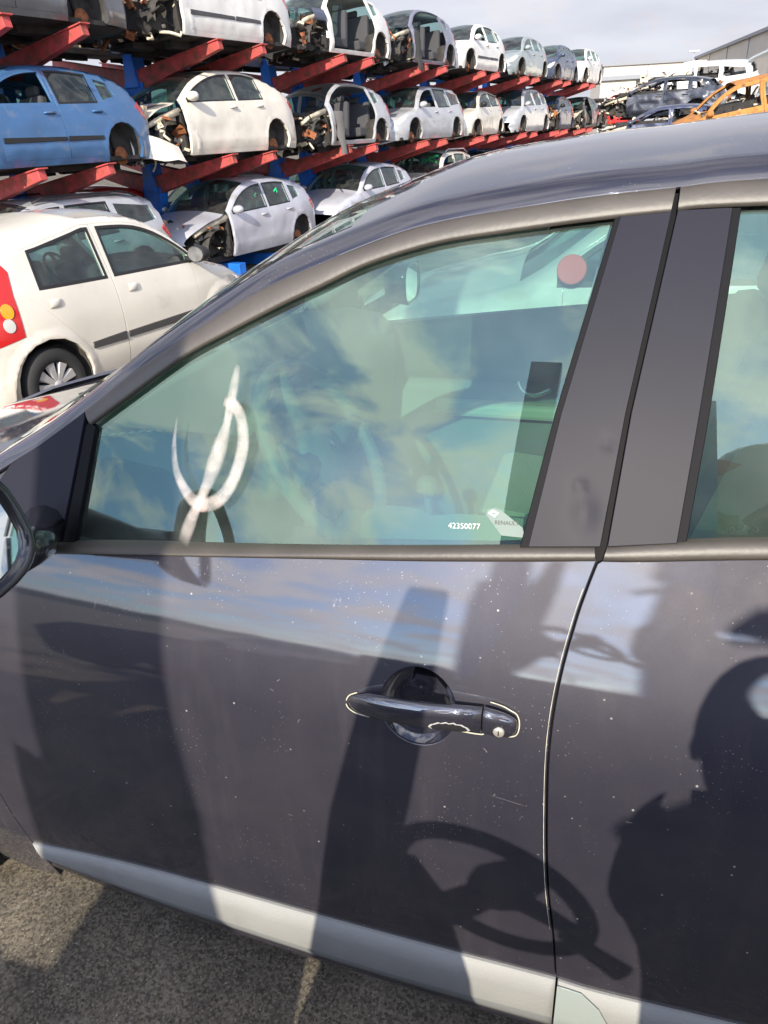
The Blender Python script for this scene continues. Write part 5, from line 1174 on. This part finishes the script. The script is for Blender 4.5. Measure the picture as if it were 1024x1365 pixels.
mb = MB(); mb.prism([(.107, -1.60, 1.86), (.166, -1.60, 1.86), (.150, -1.60, 1.70), (.120, -1.60, 1.50), (.095, -1.60, 1.37), (.02, -1.60, .95), (-.11, -1.60, .95), (-.06, -1.60, 1.18), (-.018, -1.60, 1.42), (.04, -1.60, 1.65)], None, (0, -.05, 0)); wb(mb, 'pillar', PK, .006)
mb = MB(); rows = [[Vector((x, y, z)) for x, z in ((-.10, .9), (-.10, 1.02), (0, 1.20), (.06, 1.36), (.125, 1.375), (.17, 1.30), (.19, 1.20), (.215, 1.08), (.23, .9))] for y in (-1.62, -2.0, -2.9)]; mb.grid(rows); wb(mb, 'dashboard', INT)
c_ = Vector((.245, -1.60, 1.322)); ax_ = Vector((.62, .60, .42)).normalized(); uu = Vector((-.155, 0, .125))/.195; vv = Vector((.10, .17, -.016))/.195; ax_ = uu.cross(vv).normalized()
mb = MB(); mb.tube([c_+uu*.150*cos(a)+vv*.165*sin(a) for a in [2*pi*k/36 for k in range(37)]], .017, 10, cap=False)
for a in (radians(90), radians(-90), radians(150)): mb.tube([c_-ax_*.02, c_+(uu*cos(a)+vv*sin(a))*.145], [.026, .016], 8)
mb.lathe([(0, .02), (.04, .01), (.05, -.02), (.035, -.10)], c_, ax_, 20); mb.tube([c_-ax_*.05, c_+Vector((-.2, -.1, -.18))], .028, 8); mb.tube([c_-uu*.12-ax_*.03, c_-uu*.24+Vector((.02, 0, .03))], [.014, .024], 8); wb(mb, 'steering_wheel', BLACK)
for x in (-1.52, 1.17):
    mb = MB(); mb.lathe([(0, .05), (.13, .04), (.13, -.02), (.05, -.03)], (x, -1.66, .2), (0, 1, 0), 20); wb(mb, 'brake_disc', RUST)
# unseen tall post, added and outlined to cast the dark door band
mb = MB(); mb.prism([(-.741, -4.0, 5.2), (-.45, -4.0, 5.2), (-.448, -4.0, 2.9), (-.424, -4.0, 2.58), (-.437, -4.0, 2.4), (-.44, -4.0, -.1), (-.89, -4.0, -.1), (-.885, -4.0, 2.3), (-.828, -4.0, 2.65), (-.765, -4.0, 2.62), (-.741, -4.0, 2.98)], None, (0, -.16, 0))
tag(mb.build('shadow_post', BLUE_, None, bevel=.004), 'broad tall blue post, added unseen to cast the dark band on the front door', 'post')
# a second rack across the lane carries a stripped shell
mb = MB(); mb.box((.52, -3.0, 1.85), (.22, .2, 3.9)); mb.box((3.8, -3.0, 1.2), (.20, .24, 2.6)); mb.box((.48, -4.6, 1.2), (.2, .24, 2.6)); mb.box((3.8, -4.6, 1.2), (.2, .24, 2.6)); mb.box((.48, -3.8, 2.5), (.16, 1.7, .15)); mb.box((3.8, -3.8, 2.5), (.16, 1.7, .15))
tag(mb.build('storage_rack', BLUE_, None, bevel=.006), 'blue post rack across the lane carrying one stripped shell', 'rack')
c = copy_tree(c_s3); c.matrix_world = Matrix.Translation((4.66, -3.95, 2.38)) @ Matrix.Rotation(pi, 4, 'Z'); c['label'] = 'stripped silver shell on the blue rack across the lane'; c['group'] = 'cars across the lane behind the photographer'
junk('scrap_heap', (.42, -3.6, 2.42), (1.7, -3.05, 2.85), 90, 77, None); tag(bpy.data.objects[[o.name for o in col.objects if o.name.startswith('scrap_heap')][-1]], 'tangle of torn scrap on the blue rack, added for its dark reflection', 'scrap')  # added for the dark shapes reflected in the rear window
# low row of cars across the lane, far enough to read only as a dark skyline in the glass
for i, (x, rz, src) in enumerate(((-7.5, 8, c_s6), (-1.2, -4, c_s8), (4.8, 3, c_s4))):
    c = copy_tree(src); c.matrix_world = Matrix.Translation((x, -11.5, gz(x, -11.5)-.05)) @ Matrix.Rotation(radians(rz), 4, 'Z'); c['label'] = ['silver people carrier at the left of the row across the lane', 'dark dusty wreck in the middle of the row across the lane', 'silver estate at the right of the row across the lane'][i]; c['group'] = 'cars across the lane behind the photographer'
# wooded hill line far behind
HILL = mat('dark wooded hill', (.03, .04, .03), .95, noise=.4, nscale=.05)
mb = MB(); rows = []; rnd = random.Random(3)
for k in range(81):
    a = radians(-170+160*k/80); h = 6+11*max(0, sin(k*.11+.4))+4*sin(k*.31)+2.5*rnd.random(); d = 420
    rows.append([Vector((cos(a)*(d-120), sin(a)*(d-120), -2)), Vector((cos(a)*(d-60), sin(a)*(d-60), h*.6)), Vector((cos(a)*d, sin(a)*d, h)), Vector((cos(a)*(d+100), sin(a)*(d+100), -2))])
mb.grid(rows); tag(mb.build('hills', HILL), kind='structure')
# ---- the person taking the picture
SKIN = mat('skin', (.55, .33, .24), .5); JACK = mat('dark jacket', (.02, .022, .03), .8, bump=.2, bscale=90); JEAN = mat('dark blue trousers', (.03, .04, .07), .9); HAIR = mat('brown hair', (.05, .03, .02), .7)
pe = empty('person', (.40, -1.41, -.1)); tag(pe, 'person in a dark jacket holding up a phone behind the roof of view, facing the dark car', 'person')
pe['label'] = 'person in a dark jacket holding a phone up towards the dark car'
pinv = Matrix.Translation((-.40, 1.41, .1))
def skin(name, verts, edges, rad, m, parent=pe, sub=2):
    me = bpy.data.meshes.new(name); me.from_pydata([tuple(v) for v in verts], edges, []); o = link(name, me, m, None); o.parent = parent
    if parent == pe: o.matrix_parent_inverse = pinv
    md = o.modifiers.new('skin', 'SKIN'); md.use_smooth_shade = True
    for v, r in zip(me.skin_vertices[0].data, rad): v.radius = r if isinstance(r, tuple) else (r, r)
    me.skin_vertices[0].data[0].use_root = True
    s_ = o.modifiers.new('sub', 'SUBSURF'); s_.levels = sub; s_.render_levels = sub; return o
ph_c = Vector((.25, -1.17, 1.30))
hL = ph_c-R_*.030-U_*.045-F_*.02; hR = ph_c+R_*.055-U_*.045-F_*.02
bv = [(.36, -1.430, .84), (.35, -1.440, 1.02), (.35, -1.440, 1.20), (.35, -1.420, 1.36), (0.360, -1.390, 1.40), (0.320, -1.370, 1.46), (0.295, -1.350, 1.53), (0.290, -1.345, 1.60),
      (.19, -1.390, 1.40), (.165, -1.310, 1.20), tuple(hL+Vector((.07, -.06, -.03))), (0.550, -1.430, 1.40), (0.680, -1.240, 1.27), tuple(hR+Vector((.07, -.05, -.04))),
      (0.300, -1.430, .80), (0.290, -1.410, .42), (0.290, -1.450, .0), (0.290, -1.360, -.07), (0.480, -1.450, .80), (0.490, -1.430, .42), (0.490, -1.490, .0), (0.490, -1.400, -.07)]
be = [(0, 1), (1, 2), (2, 3), (3, 4), (4, 5), (5, 6), (6, 7), (3, 8), (8, 9), (9, 10), (3, 11), (11, 12), (12, 13), (0, 14), (14, 15), (15, 16), (16, 17), (0, 18), (18, 19), (19, 20), (20, 21)]
br_ = [(.18, .12), (.18, .12), (.20, .13), (.19, .12), .06, .055, (.08, .095), (.075, .09), .065, .05, .03, .065, .05, .03, .10, .065, .045, .05, .10, .065, .045, .05]
body_ = skin('body', bv, be, br_, JACK)
fc = MB(); hc = Vector((.295, -1.335, 1.55)); rows = []
for k in range(13):
    ph = -pi/2+pi*k/12; rows.append([hc+Vector((.075*cos(ph)*cos(t_), .095*cos(ph)*sin(t_)+(.012 if (abs(t_-pi/2) < .25 and abs(ph+.15) < .25) else 0), .118*sin(ph))) for t_ in [2*pi*j/20 for j in range(21)]])
fc.grid(rows)
for sx_ in (-1, 1): fc.lathe([(0, .012), (.018, .008), (.022, 0)], hc+Vector((sx_*.076, -.005, -.01)), (sx_, 0, 0), 10)
fo = fc.build('head', SKIN); fo.parent = pe; fo.matrix_parent_inverse = pinv
hm = MB(); rows = []
for k in range(9):
    ph = -.15+(pi/2+.15)*k/8; rows.append([hc+Vector((.084*cos(ph)*cos(t_), -.018+.098*cos(ph)*sin(t_), .02+.115*sin(ph))) for t_ in [2*pi*j/20 for j in range(21)]])
hm.grid(rows); ho_ = hm.build('hair', HAIR); ho_.parent = pe; ho_.matrix_parent_inverse = pinv
for hp_, sg, wr in ((hL, -1, Vector(bv[10])), (hR, 1, Vector(bv[13]))):
    vs = [wr, wr.lerp(hp_, .55), hp_]; ed = [(0, 1), (1, 2)]; rd_ = [.027, (.034, .018), (.036, .014)]
    for j in range(4):
        b0 = hp_+U_*(.030-.02*j)+F_*.004; i0 = len(vs); ln_ = [.021, .024, .022, .018][j]
        vs += [b0, b0+F_*ln_+R_*sg*.004, b0+F_*(ln_+.004)-R_*sg*ln_]; ed += [(2, i0), (i0, i0+1), (i0+1, i0+2)]; rd_ += [.0085, .008, .007]
    i0 = len(vs); vs += [hp_-R_*sg*.012-F_*.006+U_*.01, hp_-R_*sg*.03-F_*.008+U_*.03]; ed += [(1, i0), (i0, i0+1)]; rd_ += [.010, .008]
    skin('hand', vs, ed, rd_, SKIN)
mb = MB(); Rm = Matrix((R_, U_, F_)).transposed(); mb.box(ph_c, (.074, .155, .008), Rm); tag(mb.build('phone', BLACK, None, bevel=.003), 'black phone held up in both hands in front of the person in a dark jacket', 'phone')
